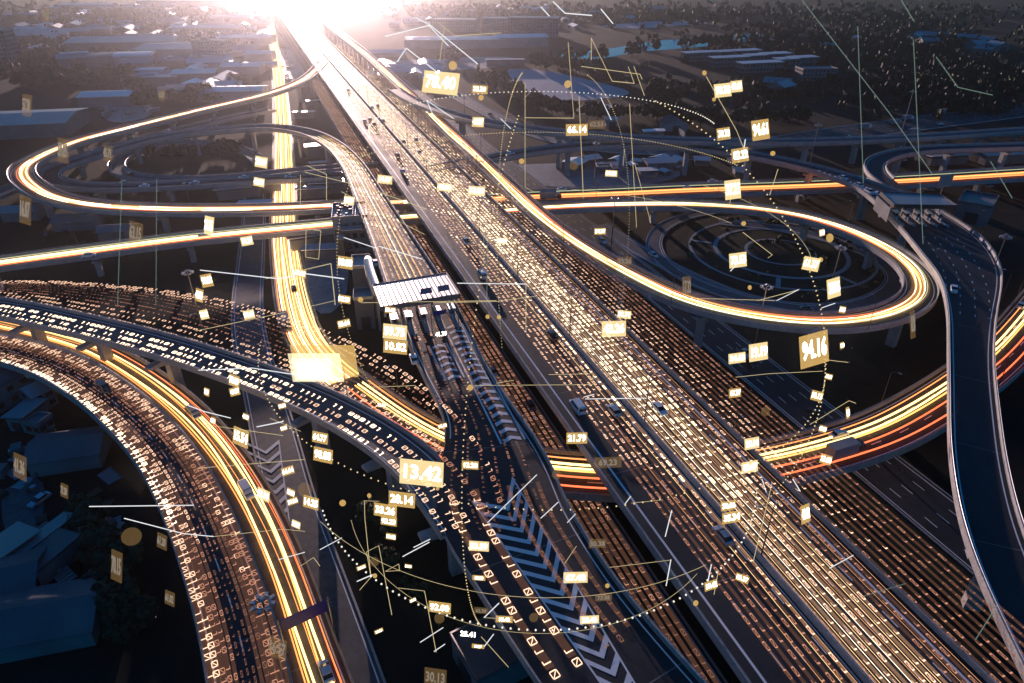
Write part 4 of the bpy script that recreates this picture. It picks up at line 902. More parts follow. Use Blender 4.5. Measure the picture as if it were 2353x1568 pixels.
# ------------------------------------------------------------------ vehicles
def wheel(t, x, y, r=.33):
    mb = MB(); mb.tube([(x, y-.11, r), (x, y+.11, r)], r, 10); w_ = mb.build('wheel', 'rubber', t)
    mb = MB(); mb.tube([(x, y-.118, r), (x, y+.118, r)], r*.55, 8); mb.build('rim', 'metal', w_)
def section(x, hw, z0, z1, k=.86, b=.12):
    return [(x, -hw+b, z0), (x, hw-b, z0), (x, hw, z0+b), (x, hw, z0+(z1-z0)*.6), (x, hw*k, z1), (x, -hw*k, z1), (x, -hw, z0+(z1-z0)*.6), (x, -hw, z0+b)]
def car(kind, paint):
    t = thing({'sedan': 'sedan_car', 'van': 'passenger_van', 'pickup': 'pickup_truck', 'truck': 'box_truck'}[kind], 'x', {'sedan': 'car', 'van': 'van', 'pickup': 'pickup', 'truck': 'truck'}[kind])
    if kind == 'truck':
        mb = MB(); mb.loft([section(x, 1.2, .55, z, .95) for x, z in ((2.6, 2.6), (4.0, 2.7), (4.5, 1.9), (4.6, 1.5))]); mb.build('cab', paint, t)
        mb = MB(); mb.box(-4.4, 2.35, -1.25, 1.25, .95, 3.5, None, .04); mb.build('cargo_box', 'wall_pale', t)
        mb = MB(); mb.box(-4.4, 2.6, -.6, .6, .5, .93); mb.build('chassis', 'dark_metal', t)
        mb = MB(); mb.poly([(4.06, -1.02, 2.55), (4.06, 1.02, 2.55), (4.54, 1.1, 1.9), (4.54, -1.1, 1.9)]); mb.build('windscreen', 'glass', t)
        for x in (-3.4, -2.3, 3.6):
            for y in (-1.05, 1.05): wheel(t, x, y, .48)
        fx, bx, lz, hw = 4.6, -4.42, .9, 1.1
    elif kind == 'van':
        mb = MB(); mb.loft([section(x, w_, .3, z, k_) for x, z, w_, k_ in ((-2.55, 1.0, .84, .95), (-2.5, 1.95, .92, .86), (-2.2, 2.08, .95, .84), (1.0, 2.1, .95, .84), (1.55, 1.75, .95, .84), (1.95, 1.12, .94, .9), (2.5, .98, .9, .9), (2.6, .6, .85, .95))]); mb.build('body', paint, t)
        mb = MB()
        for s in (-1, 1): mb.poly([(-2.1, s*.905, 1.9), (.9, s*.905, 1.9), (1.5, s*.955, 1.35), (-2.2, s*.965, 1.35)][::s])
        mb.poly([(1.1, -.72, 2.06), (1.1, .72, 2.06), (1.97, .84, 1.16), (1.97, -.84, 1.16)]); mb.poly([(-2.55, .7, 1.85), (-2.55, -.7, 1.85), (-2.6, -.75, 1.2), (-2.6, .75, 1.2)]); mb.build('window', 'glass', t)
        for x in (-1.6, 1.6):
            for y in (-.85, .85): wheel(t, x, y)
        fx, bx, lz, hw = 2.6, -2.58, .75, .72
    else:
        if kind == 'sedan':
            lo = ((-2.25, .7, .78), (-2.15, .95, .88), (-1.3, .98, .9), (1.1, .95, .9), (2.0, .78, .86), (2.25, .6, .72))
            cab = ((-1.75, .93, .74), (-1.1, 1.42, .66), (.35, 1.45, .67), (1.2, .93, .76))
        else:
            lo = ((-2.6, .75, .85), (-2.55, 1.05, .92), (-.7, 1.06, .93), (1.3, 1.08, .93), (2.4, .95, .88), (2.6, .7, .8))
            cab = ((-.75, 1.06, .8), (-.55, 1.7, .72), (.65, 1.72, .72), (1.4, 1.06, .8))
        mb = MB(); mb.loft([section(x, w_, .22, z, .88) for x, z, w_ in lo]); mb.build('body', paint, t)
        mb = MB(); mb.loft([[(x, -w_-.08, lo[2][1]-.06), (x, w_+.08, lo[2][1]-.06), (x, w_, z), (x, -w_, z)] for x, z, w_ in cab]); mb.build('window', 'glass', t)
        mb = MB(); a, b = cab[1], cab[2]; mb.box(a[0]-.05, b[0]+.05, -a[2]-.02, a[2]+.02, a[1]-.02, a[1]+.05); mb.build('roof', paint, t)
        for x in (-1.4, 1.4):
            for y in (-.78, .78): wheel(t, x, y, .33 if kind == 'sedan' else .38)
        if kind == 'pickup':
            mb = MB(); mb.box(-2.45, -.85, -.76, .76, 1.0, 1.09); mb.build('cargo_bed', 'rubber', t)
        fx, bx, lz, hw = lo[-1][0], lo[0][0], .6, .6
    for s in (-1, 1):
        mb = MB(); mb.box(fx-.12, fx+.02, s*hw-.18, s*hw+.18, lz, lz+.16); mb.build('headlight', 'lamp_glass', t)
        mb = MB(); mb.box(bx-.03, bx+.1, s*hw-.17, s*hw+.17, lz+.08, lz+.26); mb.build('tail_light', 'tail_red', t)
    return t
PROTO = {}
def put(kind, paint, px, py, pth, label, group=None, z=None, rev=False, dz=.05):
    c = at(px, py, 14 if z is None else z); s_, a_, i_ = pth.nearest(c); zz = float(pth.q[i_, 2])
    c = at(px, py, zz); s_, a_, i_ = pth.nearest(c); c.z = float(pth.q[i_, 2])+dz
    if rev: a_ += math.pi
    key = (kind, paint)
    if key not in PROTO:
        t = car(kind, paint); PROTO[key] = t; t.location = c; t.rotation_euler = (0, 0, a_); t["label"] = label
        if group: t["group"] = group
        return t
    t = dup(PROTO[key], c, a_, label)
    if group: t["group"] = group
    elif "group" in t: del t["group"]
    return t
W_, S_, D_, RD_, BU_ = 'car_white', 'car_silver', 'car_dark', 'car_red', 'car_blue'
VEH = [
 ('van', W_, 1326, 940, p_main, 'large white van in the bare left lane of the motorway near the middle', 1),
 ('sedan', S_, 1410, 948, p_main, 'silver sedan just right of the large white van', 1),
 ('sedan', W_, 1514, 944, p_main, 'white sedan right of the median level with the large white van', 0),
 ('sedan', S_, 1660, 1236, p_main, 'silver car low on the motorway left of the median', 1),
 ('van', W_, 1107, 635, p_main, 'white van on the motorway level with the toll canopy', 1),
 ('pickup', W_, 1071, 558, p_main, 'white pickup on the motorway above the white van', 1),
 ('pickup', D_, 1268, 775, p_main, 'dark pickup beside the median of the motorway', 1),
 ('sedan', W_, 925, 396, p_main, 'white car alone in the bare left lane of the upper motorway', 1),
 ('sedan', D_, 913, 358, p_main, 'dark car just beyond the lone white car on the upper motorway', 1),
 ('sedan', W_, 963, 352, p_main, 'white car right of the dark car on the upper motorway', 1),
 ('sedan', S_, 956, 324, p_main, 'silver car in the right lanes of the upper motorway', 0),
 ('sedan', D_, 927, 328, p_main, 'dark car in the middle lanes of the upper motorway', 1),
 ('pickup', S_, 860, 288, p_main, 'silver pickup in a cluster of cars high on the motorway', 1),
 ('sedan', W_, 838, 279, p_main, 'white car leading the cluster high on the motorway', 1),
 ('sedan', D_, 850, 276, p_main, 'dark car in the cluster high on the motorway', 1),
 ('sedan', RD_, 880, 279, p_main, 'red car at the right of the cluster high on the motorway', 1),
 ('sedan', W_, 855, 249, p_main, 'white car far up the motorway beyond the cluster', 0),
 ('sedan', D_, 868, 245, p_main, 'dark car far up the motorway beyond the cluster', 0),
 ('sedan', W_, 800, 208, p_main, 'farthest white car up the motorway', 1),
 ('sedan', W_, 951, 828, p_toll, 'white car in the left lane of the toll road below the canopy', 1),
 ('sedan', W_, 862, 606, p_toll, 'white car waiting left of the digit lines above the toll canopy', 1),
 ('sedan', W_, 1132, 858, p_service, 'white car on the lower road between toll road and motorway', 0),
 ('sedan', BU_, 1219, 936, p_service, 'dark blue car in the shade of the motorway viaduct', 0),
 ('truck', D_, 658, 752, p_gold, 'dark truck on the gold lit road above the bright junction', 0),
 ('pickup', D_, 676, 668, p_gold, 'dark pickup on the gold lit road above the truck', 1),
 ('van', W_, 568, 1134, p_low, 'white van driving in the golden trail of the low ramp', 0),
 ('van', S_, 446, 955, p_low, 'pale van in the golden trail beside the portal pier', 0),
 ('sedan', W_, 750, 1548, p_low, 'white car at the bottom edge beside the low ramp', 1),
 ('van', D_, 240, 897, p_left, 'dark van on the leftmost ramp', 0),
 ('sedan', W_, 1290, 438, p_loop, 'white car on the cross road just right of the motorway', 0),
 ('sedan', W_, 1637, 419, p_loop, 'white car on the far lanes of the right cross road', 0),
 ('sedan', S_, 1580, 434, p_loop, 'silver car in the red trail of the right cross road', 0),
 ('truck', D_, 1264, 457, p_loop, 'dark truck on the near lanes of the right cross road', 0),
 ('sedan', W_, 1172, 355, p_exit, 'white car at the far end of the exit flyover', 0),
 ('sedan', W_, 1936, 411, p_exit, 'white car among the chevrons before the right toll roof, upper one', 0),
 ('sedan', W_, 1972, 428, p_exit, 'white car in the queue before the right toll roof, second', 0),
 ('pickup', W_, 1996, 443, p_exit, 'white pickup in the queue before the right toll roof', 0),
 ('sedan', W_, 2190, 668, p_exit, 'white car leaving the exit plaza at its left edge', 0),
 ('pickup', W_, 1382, 556, p_turn, 'white pickup on the turning road above the dark underpass', 0),
 ('sedan', W_, 1500, 588, p_turn, 'white car on the turning road left of the circular garden', 0),
 ('sedan', D_, 1850, 712, p_turn, 'dark car at the near end of the turning road', 0),
 ('pickup', S_, 1708, 814, p_front, 'silver pickup on the bare frontage road', 0),
 ('sedan', D_, 1722, 838, p_front, 'dark car behind the silver pickup on the frontage road', 0),
 ('sedan', D_, 1870, 955, p_front, 'dark car on the frontage road near the curved road', 0),
 ('sedan', W_, 1926, 1002, p_curve, 'white car glowing in the yellow trail of the curved road', 0),
 ('truck', D_, 1938, 1046, p_curve, 'dark truck on the near lane of the curved road', 0),
 ('sedan', W_, 2345, 705, p_curve, 'white car on the curved road at the right edge', 0),
 ('sedan', RD_, 286, 422, p_toll, 'red car on the inner loop of the toll road at left', 0),
 ('sedan', W_, 332, 430, p_toll, 'white car on the inner loop next to the red car', 0),
 ('sedan', S_, 447, 423, p_toll, 'silver car on the near straight of the inner loop', 0),
 ('sedan', W_, 560, 410, p_toll, 'white car on the near straight of the inner loop, middle', 0),
 ('pickup', W_, 667, 408, p_toll, 'white pickup on the near straight of the inner loop', 0),
 ('sedan', D_, 298, 402, p_inner, 'dark car on the small inner loop ramp', 0),
 ('sedan', W_, 387, 304, p_back, 'white car on the pale low flyover behind the big loop, middle', 0),
 ('sedan', D_, 327, 321, p_back, 'dark car on the pale low flyover behind the big loop', 0),
 ('sedan', S_, 490, 280, p_back, 'silver car on the pale low flyover nearest the gold road', 0),
 ('sedan', W_, 213, 352, p_back, 'white car on the pale low flyover inside the big loop', 0),
 ('truck', W_, 1985, 296, p_far, 'large truck in the line on the dark far highway, leftmost', 0),
 ('truck', S_, 2055, 286, p_far, 'grey truck in the line on the dark far highway, middle', 0),
 ('truck', W_, 2082, 276, p_far, 'white truck in the line on the dark far highway, topmost', 0),
 ('truck', S_, 2098, 308, p_far, 'grey truck on the near lanes of the dark far highway', 0),
 ('truck', D_, 2160, 262, p_far, 'dark truck farthest right on the dark far highway', 0),
 ('sedan', W_, 1950, 316, p_far, 'white car on the near edge of the dark far highway', 0),
 ('sedan', W_, 2160, 286, p_far, 'white car alone on the wide dark far highway', 0),
 ('sedan', W_, 1045, 258, p_mid, 'white car on the access road right of the motorway glare', 0),
 ('sedan', D_, 1126, 264, p_mid, 'dark car on the access road under the high flyover', 0),
 ('sedan', W_, 470, 545, p_ring, 'white car on the left bridge in the orange trail', 0),
 ('sedan', W_, 205, 590, p_ring, 'white car at the left end of the left bridge', 0),
]
for k_, pt, px, py, pth, lab, rv in VEH: put(k_, pt, px, py, pth, lab, None, float(np.median(pth.q[:, 2])), bool(rv))
t = dup(PROTO[('sedan', S_)], at(93, 1152, .1), math.radians(-112), 'pale car parked on the dark lot in the lower left')
# parked lorries and cars in the truck yard, upper left
yc = 0
for px, py in ((236, 252), (250, 256), (263, 255), (285, 256), (300, 262), (246, 268), (330, 248), (342, 254), (353, 260), (310, 218), (313, 208), (309, 229)):
    t = dup(PROTO[('truck', D_ if yc % 2 else S_)] if yc % 3 else PROTO[('pickup', S_)], at(px, py, .1), R.uniform(0, 6.28), 'lorry or pickup parked among the others in the truck yard at upper left', 'vehicles parked in the truck yard'); yc += 1
for i in range(16):
    px, py = R.uniform(644, 672), R.uniform(122, 188)
    dup(PROTO[('sedan', D_ if i % 2 else W_)], at(px, py, .1), R.uniform(1.2, 1.8), 'small car standing in the crowded lot beside the gold road near the glare', 'cars in the crowded lot near the glare')
# ------------------------------------------------------------------ trees
def tree(kind, seed, h, cr, n, m):
    r = random.Random(seed); t = thing('tree' if kind != 'palm' else 'palm_tree', 'x', 'tree')
    mb = MB()
    mb.tube([(0, 0, -.2), (r.uniform(-.1, .1), 0, h*.3), (r.uniform(-.3, .3), r.uniform(-.3, .3), h*.7)], [.24, .18, .07], 6)
    for k_ in range(5):
        a = r.uniform(0, 6.28); z0 = h*r.uniform(.25, .5); mb.tube([(0, 0, z0), (cr*.35*math.cos(a), cr*.35*math.sin(a), z0+h*.16), (cr*.65*math.cos(a), cr*.65*math.sin(a), z0+h*.27)], [.1, .07, .03], 5)
    mb.build('trunk', 'bark', t)
    mb = MB(); cl = []
    for k_ in range(15 if kind == 'round' else 18):
        if kind == 'round':
            a = r.uniform(0, 6.28); q = cr*math.sqrt(r.uniform(0, .8)); cl.append((q*math.cos(a), q*math.sin(a), h*r.uniform(.42, .92), cr*r.uniform(.25, .5)))
        else:
            z_ = h*r.uniform(.15, .95); q = cr*(1-z_/h)*r.uniform(.2, .9)+.1; a = r.uniform(0, 6.28); cl.append((q*math.cos(a), q*math.sin(a), z_, cr*(.22+.35*(1-z_/h))))
    for k_ in range(n):
        c = r.choice(cl); v = Vector((r.gauss(0, 1), r.gauss(0, 1), r.gauss(0, .8))).normalized()*c[3]*r.uniform(.55, 1.05); p = Vector(c[:3])+v
        s = r.uniform(.22, .5)*(cr/3.2); nrm = (v.normalized()+Vector((r.uniform(-.6, .6), r.uniform(-.6, .6), r.uniform(-.3, .7)))).normalized()
        x = nrm.orthogonal().normalized(); y = nrm.cross(x); a = r.uniform(0, 6.28); x, y = x*math.cos(a)+y*math.sin(a), y*math.cos(a)-x*math.sin(a)
        mb.quad(p-x*s-y*s*.7, p+x*s*.8-y*s, p+x*s+y*s*.6, p-x*s*.7+y*s)
    mb.build('crown', m, t); return t
TP = [tree('round', 1, 8, 3.6, 1300, 'leaf_deep'), tree('round', 2, 6.5, 3.2, 1100, 'leaf'), tree('tall', 3, 12, 2.4, 1100, 'leaf_deep'), tree('round', 4, 9.5, 4.4, 1500, 'leaf_deep')]
TUSED = [False]*4
def plant_tree(k_, px, py, label, group, s=1.):
    c = at(px, py, 0); a = R.uniform(0, 6.28); sc = s*R.uniform(.8, 1.25)
    if not TUSED[k_]:
        TUSED[k_] = True; t = TP[k_]; t.location = c; t.rotation_euler = (0, 0, a); t.scale = (sc, sc, sc*R.uniform(.9, 1.15)); t["label"] = label; t["group"] = group; return t
    return dup(TP[k_], c, a, label, group, None, (sc, sc, sc*R.uniform(.9, 1.15)))
def belt(pts, n, spread, kinds, label, group, s=1.):
    for i in range(n):
        t = R.random()*(len(pts)-1); j = int(t); f = t-j; x = pts[j][0]*(1-f)+pts[j+1][0]*f; y = pts[j][1]*(1-f)+pts[j+1][1]*f
        plant_tree(R.choice(kinds), x+R.gauss(0, spread), y+R.gauss(0, spread*.35), label, group, s)
belt([(1098, 190), (1140, 200), (1180, 222), (1200, 230)], 26, 8, [2, 2, 0], 'tall dark tree in the row left of the pale bare field', 'trees left of the pale bare field', 1.1)
belt([(1232, 150), (1300, 160), (1400, 182), (1500, 215), (1530, 235)], 60, 9, [0, 2, 3], 'dark tree in the belt between the pale bare field and the river', 'trees behind the pale bare field', 1.1)
belt([(1215, 248), (1250, 258), (1320, 268), (1420, 272), (1500, 268)], 34, 9, [0, 1, 3], 'round tree at the near edge of the pale bare field', 'trees before the pale bare field')
belt([(1480, 270), (1560, 285), (1650, 290), (1780, 282), (1860, 280)], 44, 12, [0, 1, 3], 'tree in the dark grove between the high flyover and the terraces', 'trees in the dark grove at right')
belt([(1270, 140), (1400, 136), (1560, 112), (1700, 104), (1830, 88)], 34, 6, [0, 3], 'tree on the near river bank', 'trees along the river bank', 1.1)
belt([(1000, 135), (1060, 145), (1020, 128)], 12, 8, [0, 2], 'tree by the bright halls in the hazy glare', 'trees by the bright halls')
belt([(300, 165), (320, 215), (345, 240), (420, 235), (500, 230)], 42, 11, [0, 1, 3], 'tree in the belt above the big loop at left', 'trees above the big loop')
belt([(60, 200), (150, 185), (230, 200), (290, 190)], 40, 16, [0, 3, 1], 'tree among the sheds at far left', 'trees among the left sheds', 1.1)
belt([(350, 370), (430, 355), (500, 360), (540, 355)], 12, 14, [0, 1], 'tree on the lawn inside the small inner loop', 'trees inside the inner loop', .9)
belt([(470, 165), (520, 190), (590, 200)], 16, 10, [0, 1], 'tree between the sheds near the gold road', 'trees near the gold road', .9)
belt([(200, 1180), (240, 1260), (270, 1340), (300, 1480)], 16, 18, [1, 0], 'dark tree on the unlit slope left of the leftmost ramp', 'trees on the lower left slope', .75)
belt([(850, 1180), (900, 1300), (960, 1420)], 10, 14, [1], 'bush like tree in the dark gap below the portal pier ramp', 'trees in the dark gap', .5)
CL = ['crate', 'pallet_stack', 'water_drum', 'tin_sheet']
CLL = {'crate': 'dark crate left on the unlit lots at lower left', 'pallet_stack': 'low stack of pallets on the unlit lots at lower left', 'water_drum': 'upright drum on the unlit lots at lower left', 'tin_sheet': 'bent tin sheet lying on the unlit lots at lower left'}
proto_c = {}
for nm_ in CL:
    mb = MB()
    if nm_ == 'crate':
        mb.box(-.8, .8, -.6, .6, .12, 1.1); mb.box(-.85, .85, -.65, .65, 1.1, 1.18); mb.box(-.7, -.5, -.6, .6, 0, .12); mb.box(.5, .7, -.6, .6, 0, .12); m_ = 'wall_grey'
    elif nm_ == 'pallet_stack':
        for k_ in range(4): mb.box(-.65, .65, -.55, .55, k_*.2, k_*.2+.13)
        m_ = 'bark'
    elif nm_ == 'water_drum': mb.tube([(0, 0, 0), (0, 0, .05), (0, 0, .9), (0, 0, 1.0)], [.5, .55, .55, .4], 10); m_ = 'metal'
    else: mb.loft([[(-1.4+.28*k_, -.8, .05+.1*(k_ % 2)+.02*k_), (-1.4+.28*k_, .8, .05+.1*(k_ % 2))] for k_ in range(11)], closed_ring=False, cap=False); m_ = 'roof_grey'
    o = mb.build(nm_, m_); tag(o, CLL[nm_], {'crate': 'crate', 'pallet_stack': 'pallets', 'water_drum': 'drum', 'tin_sheet': 'tin sheet'}[nm_], 'odds and ends on the lower left lots'); proto_c[nm_] = o
    o.location = at(R.uniform(10, 160), R.uniform(1180, 1340), .02)
for i in range(64):
    nm_ = CL[i % 4]; o = proto_c[nm_].copy(); COL.objects.link(o); cx_, cy_, sx_, sy_ = R.choice([(90, 1300, 70, 60), (60, 1080, 40, 60), (240, 1200, 40, 60), (110, 960, 40, 30), (240, 1400, 20, 60), (130, 560, 90, 16), (150, 1200, 60, 50)])
    o.location = at(cx_+R.gauss(0, sx_*.6), cy_+R.gauss(0, sy_*.6), .02); o.rotation_euler = (0, 0, R.uniform(0, 6.28)); f_ = R.uniform(.8, 1.9); o.scale = (f_, f_, f_)
# far woods: nobody could count them
fw = MB(); rr = random.Random(11)
def wood(px, py, n, sx, sy, hmax):
    for _ in range(n):
        c = at(px+rr.gauss(0, sx), py+rr.gauss(0, sy), 0); 
        if c.y > 3300 or c.y < 0: continue
        w_ = rr.uniform(4, 11); h = rr.uniform(.4, 1)*hmax
        for _q in range(9):
            a = rr.uniform(0, 6.28); o = Vector((math.cos(a), math.sin(a), 0))*w_*rr.uniform(.1, .8); z = h*rr.uniform(.25, 1); s = rr.uniform(1.2, 3)
            p = c+o+Vector((0, 0, z)); x = Vector((rr.uniform(-1, 1), rr.uniform(-1, 1), rr.uniform(-.4, .4)))*s; y = Vector((rr.uniform(-.5, .5), rr.uniform(-.5, .5), 1))*s*.8
            fw.quad(p-x-y, p+x-y, p+x*.7+y, p-x*.6+y)
for a_ in ((100, 40, 260, 120, 14, 9), (330, 45, 260, 100, 12, 9), (470, 95, 120, 60, 12, 8), (1500, 35, 380, 200, 14, 9), (1950, 110, 500, 190, 26, 8), (2200, 200, 420, 120, 26, 7), (1100, 30, 200, 100, 10, 9), (2050, 40, 300, 200, 18, 9), (1750, 210, 160, 90, 14, 5), (120, 120, 200, 80, 22, 8)): wood(*a_)
o = fw.build('far_woods', 'leaf_deep'); tag(o, None, None, None, 'stuff')
# small houses scattered in the distance
hp = [building('house', 'small pale roofed house in the hazy settlement at upper left', 'house', 430, 60, 9, 12, 4, -84, 'gable', 'roof_pale', 'wall_pale', rise=2, group='small houses of the hazy settlement'),
      building('house', 'small grey roofed house in the hazy settlement at upper left', 'house', 330, 60, 11, 15, 4.5, -70, 'gable', 'roof_grey', 'wall_grey', rise=2.5, group='grey houses of the hazy settlement')]
for i in range(150):
    px, py = R.uniform(40, 605), R.uniform(14, 122)
    if R.random() < .35: px, py = R.uniform(320, 610), R.uniform(50, 215)
    k_ = i % 2; sc = R.uniform(.8, 1.7); dup(hp[k_], at(px, py, 0), math.radians(R.choice([-84, 6, -70, 12])+R.uniform(-6, 6)), scale=(sc, sc*R.uniform(1, 2.2), R.uniform(.8, 1.3)))
hq = building('house', 'dim small house in the dark fields at upper right', 'house', 2100, 95, 10, 14, 4, -80, 'gable', 'roof_grey', 'wall_grey', rise=2, group='dim houses of the upper right fields')
for i in range(26):
    px, py = R.choice([(2080+R.gauss(0, 80), 92+R.gauss(0, 8)), (1560+R.gauss(0, 120), 30+R.gauss(0, 14)), (2260+R.gauss(0, 60), 110+R.gauss(0, 10)), (1780+R.gauss(0, 40), 195+R.gauss(0, 8))])
    sc = R.uniform(.8, 1.6); dup(hq, at(px, py, 0), R.uniform(0, 3.1), scale=(sc, sc, sc))
ho_ = building('house', 'small bright roofed house in the glare right of the motorway', 'house', 905, 60, 10, 14, 4, -84, 'gable', 'roof_pale', 'wall_pale', rise=2, group='houses in the glare right of the motorway')
for i in range(44):
    px, py = R.uniform(870, 1330), R.uniform(16, 68)
    if i % 3 == 0: px, py = R.uniform(860, 1010), R.uniform(120, 190)
    sc = R.uniform(.7, 1.6); dup(ho_, at(px, py, 0), math.radians(R.choice([-84, 6])+R.uniform(-6, 6)), scale=(sc, sc*R.uniform(1, 2.), 1))
bs = MB(); rb = random.Random(5)
for _ in range(260):
    v = Vector((rb.gauss(0, 1), rb.gauss(0, 1), abs(rb.gauss(0, .8)))).normalized()*rb.uniform(.6, 1.05); s_ = rb.uniform(.1, .24); x = v.orthogonal().normalized()*s_; y = v.cross(x)
    bs.quad(v-x-y, v+x-y, v+x+y, v-x+y)
bo = bs.build('bush', 'leaf'); tag(bo, 'low clipped bush in the circular garden inside the teardrop loop', 'bush', 'bushes of the circular garden')
gc_ = at(1792, 578, 0); bo.location = (gc_.x+9, gc_.y, 0); bo.scale = (1.2, 1.2, 1)
for i in range(70):
    a_ = R.uniform(0, 6.28); r_ = R.choice([10.5, 15, 21.5, 27, 31.5, 35.5])+R.uniform(-.7, .7); b_ = bo.copy(); COL.objects.link(b_); b_.location = (gc_.x+r_*math.cos(a_), gc_.y+r_*math.sin(a_), 0); f_ = R.uniform(.6, 1.6); b_.scale = (f_, f_, f_*.9); b_.rotation_euler = (0, 0, a_)
hc = building('shack', 'small pale roofed shack under the flyovers right of the motorway', 'shack', 1420, 388, 5, 6, 2.6, -70, 'gable', 'roof_pale', 'wall_grey', rise=.8, group='shacks under the right flyovers')
for i in range(22):
    px, py = R.uniform(1330, 1880), R.uniform(372, 404); sc = R.uniform(.6, 1.5)
    dup(hc, at(px, py, 0), R.uniform(0, 3.1), scale=(sc, sc, sc))
he = building('shack', 'small grey roofed shack beside the gold road under the left bridges', 'shack', 705, 430, 5, 8, 3, -80, 'shed', 'roof_pale', 'wall_grey', rise=.5, group='shacks beside the gold road')
for px, py in ((700, 270), (720, 240), (742, 355), (735, 385), (720, 450), (610, 440), (560, 448), (722, 565), (745, 590), (590, 485), (540, 452), (800, 412), (845, 388), (760, 440)):
    sc = R.uniform(.8, 1.7); dup(he, at(px, py, 0), R.uniform(0, .4)-1.5, scale=(sc, sc*1.3, sc))
# ------------------------------------------------------------------ the data globe hovering over the interchange
DG, RG = 112.0, 43.0
GC = Vector((0, 0, CAMZ)) + ray(1235, 800)*DG
def on_globe(px, py, back=False):
    """point where the sight line meets the globe's shell; beside the globe: at the globe's distance"""
    d = ray(px, py); o = Vector((0, 0, CAMZ))-GC; b = o.dot(d); c = o.length_squared-RG*RG; q = b*b-c
    if q <= 0: t = -b+8
    else: t = -b+(math.sqrt(q) if back else -math.sqrt(q))
    p = Vector((0, 0, CAMZ))+d*t
    if p.z < 16: p = Vector((0, 0, CAMZ))+d*((16-CAMZ)/d.z)
    return p
gl = thing('data_globe', 'globe of glowing dotted rings and arcs hovering over the interchange', 'hologram', GC)
def dotted(name, pts, r, m):
    mb = MB()
    for p_ in pts: mb.ball(p_, r, 6, 4)
    mb.build(name, m, gl)
def lat(zo, n, a0=0, a1=360):
    r_ = math.sqrt(RG*RG-zo*zo); return [(r_*math.cos(math.radians(a0+(a1-a0)*k/n)), r_*math.sin(math.radians(a0+(a1-a0)*k/n)), zo) for k in range(n)]
dotted('dotted_ring', lat(-20.5, 84, 205, 345), .15, 'dot_white')
dotted('dotted_ring', lat(5.5, 120, 190, 350), .09, 'dot_gold')
dotted('dotted_ring', lat(27., 150, 20, 160), .09, 'dot_gold')
dotted('dotted_ring', lat(36., 110, 0, 200), .1, 'dot_white')
for az_, mm_, rr_ in ((-25, 'dot_gold', .1), (-103, 'dot_gold', .08), (62, 'dot_gold', .07), (100, 'dot_gold', .09), (150, 'dot_gold', .09)):
    a_ = math.radians(az_); dotted('dotted_meridian', [(RG*math.cos(t)*math.cos(a_), RG*math.cos(t)*math.sin(a_), RG*math.sin(t)) for t in [math.radians(-30+100*k/110) for k in range(110)]], rr_, mm_)
for zo, a0, a1 in ((-9, 225, 300), (-27, 200, 320), (14, 30, 80), (20, -20, 40)):
    mb = MB(); mb.tube(lat(zo, 40, a0, a1), .03, 4); mb.build('fine_arc', 'trace_gold', gl)
def text_mesh(s, size):
    cu = bpy.data.curves.new('t', 'FONT'); cu.body = s; cu.size = size; cu.align_x = 'CENTER'; cu.align_y = 'CENTER'; cu.offset = size*.022; cu.resolution_u = 2; cu.extrude = .03
    o = bpy.data.objects.new('t', cu); COL.objects.link(o); dg = bpy.context.evaluated_depsgraph_get()
    me = bpy.data.meshes.new_from_object(o.evaluated_get(dg)); bpy.data.objects.remove(o); bpy.data.curves.remove(cu); me.name = 'figures'; return me
SEEN_TXT = {}
def panel(px, py, wpx, hpx, txt, style='n', back=False):
    p_ = on_globe(px, py, back); D_ = (p_-Vector((0, 0, CAMZ))).length; k_ = D_/F; wd, hh = wpx*k_, hpx*k_*1.12
    rad = p_-GC; az_ = math.atan2(rad.y, rad.x); 
    if back: az_ += math.pi
    rz = az_+math.pi/2
    while rz > math.pi: rz -= 2*math.pi
    while rz < -math.pi: rz += 2*math.pi
    rz = max(-.5, min(.5, rz*.45))
    word = {'n': 'amber', 'b': 'bright yellow', 'f': 'faint brown', 'w': 'dark backed'}[style]
    lab = f'floating {word} panel reading {txt} above the interchange'
    if txt in SEEN_TXT: lab = f'floating {word} panel reading {txt}, {"left" if px < SEEN_TXT[txt] else "right"} of the other {txt}'
    SEEN_TXT[txt] = px
    t = thing('floating_sign', lab, 'floating sign', p_, rz, 'floating number panels'); t.rotation_euler = (math.radians(-20), 0, rz)
    if style != 'w':
        mb = MB(); mb.box(-wd/2, wd/2, -.05, .05, -hh/2, hh/2); mb.build('plate', {'n': 'panel', 'b': 'panel_bright', 'f': 'panel_faint'}[style], t)
    me = text_mesh(txt, hh*.62); xs = [v.co.x for v in me.vertices]; ww = max(xs)-min(xs); f = min(1.25, wd*.86/max(ww, .01))
    me.materials.append(M['text_faint' if style == 'f' else 'text_hot']); o = bpy.data.objects.new('figures', me); COL.objects.link(o); o.parent = t
    o.rotation_euler = (math.pi/2, 0, 0); o.location = (0, -.09, 0); o.scale = (f, 1.25, 1)
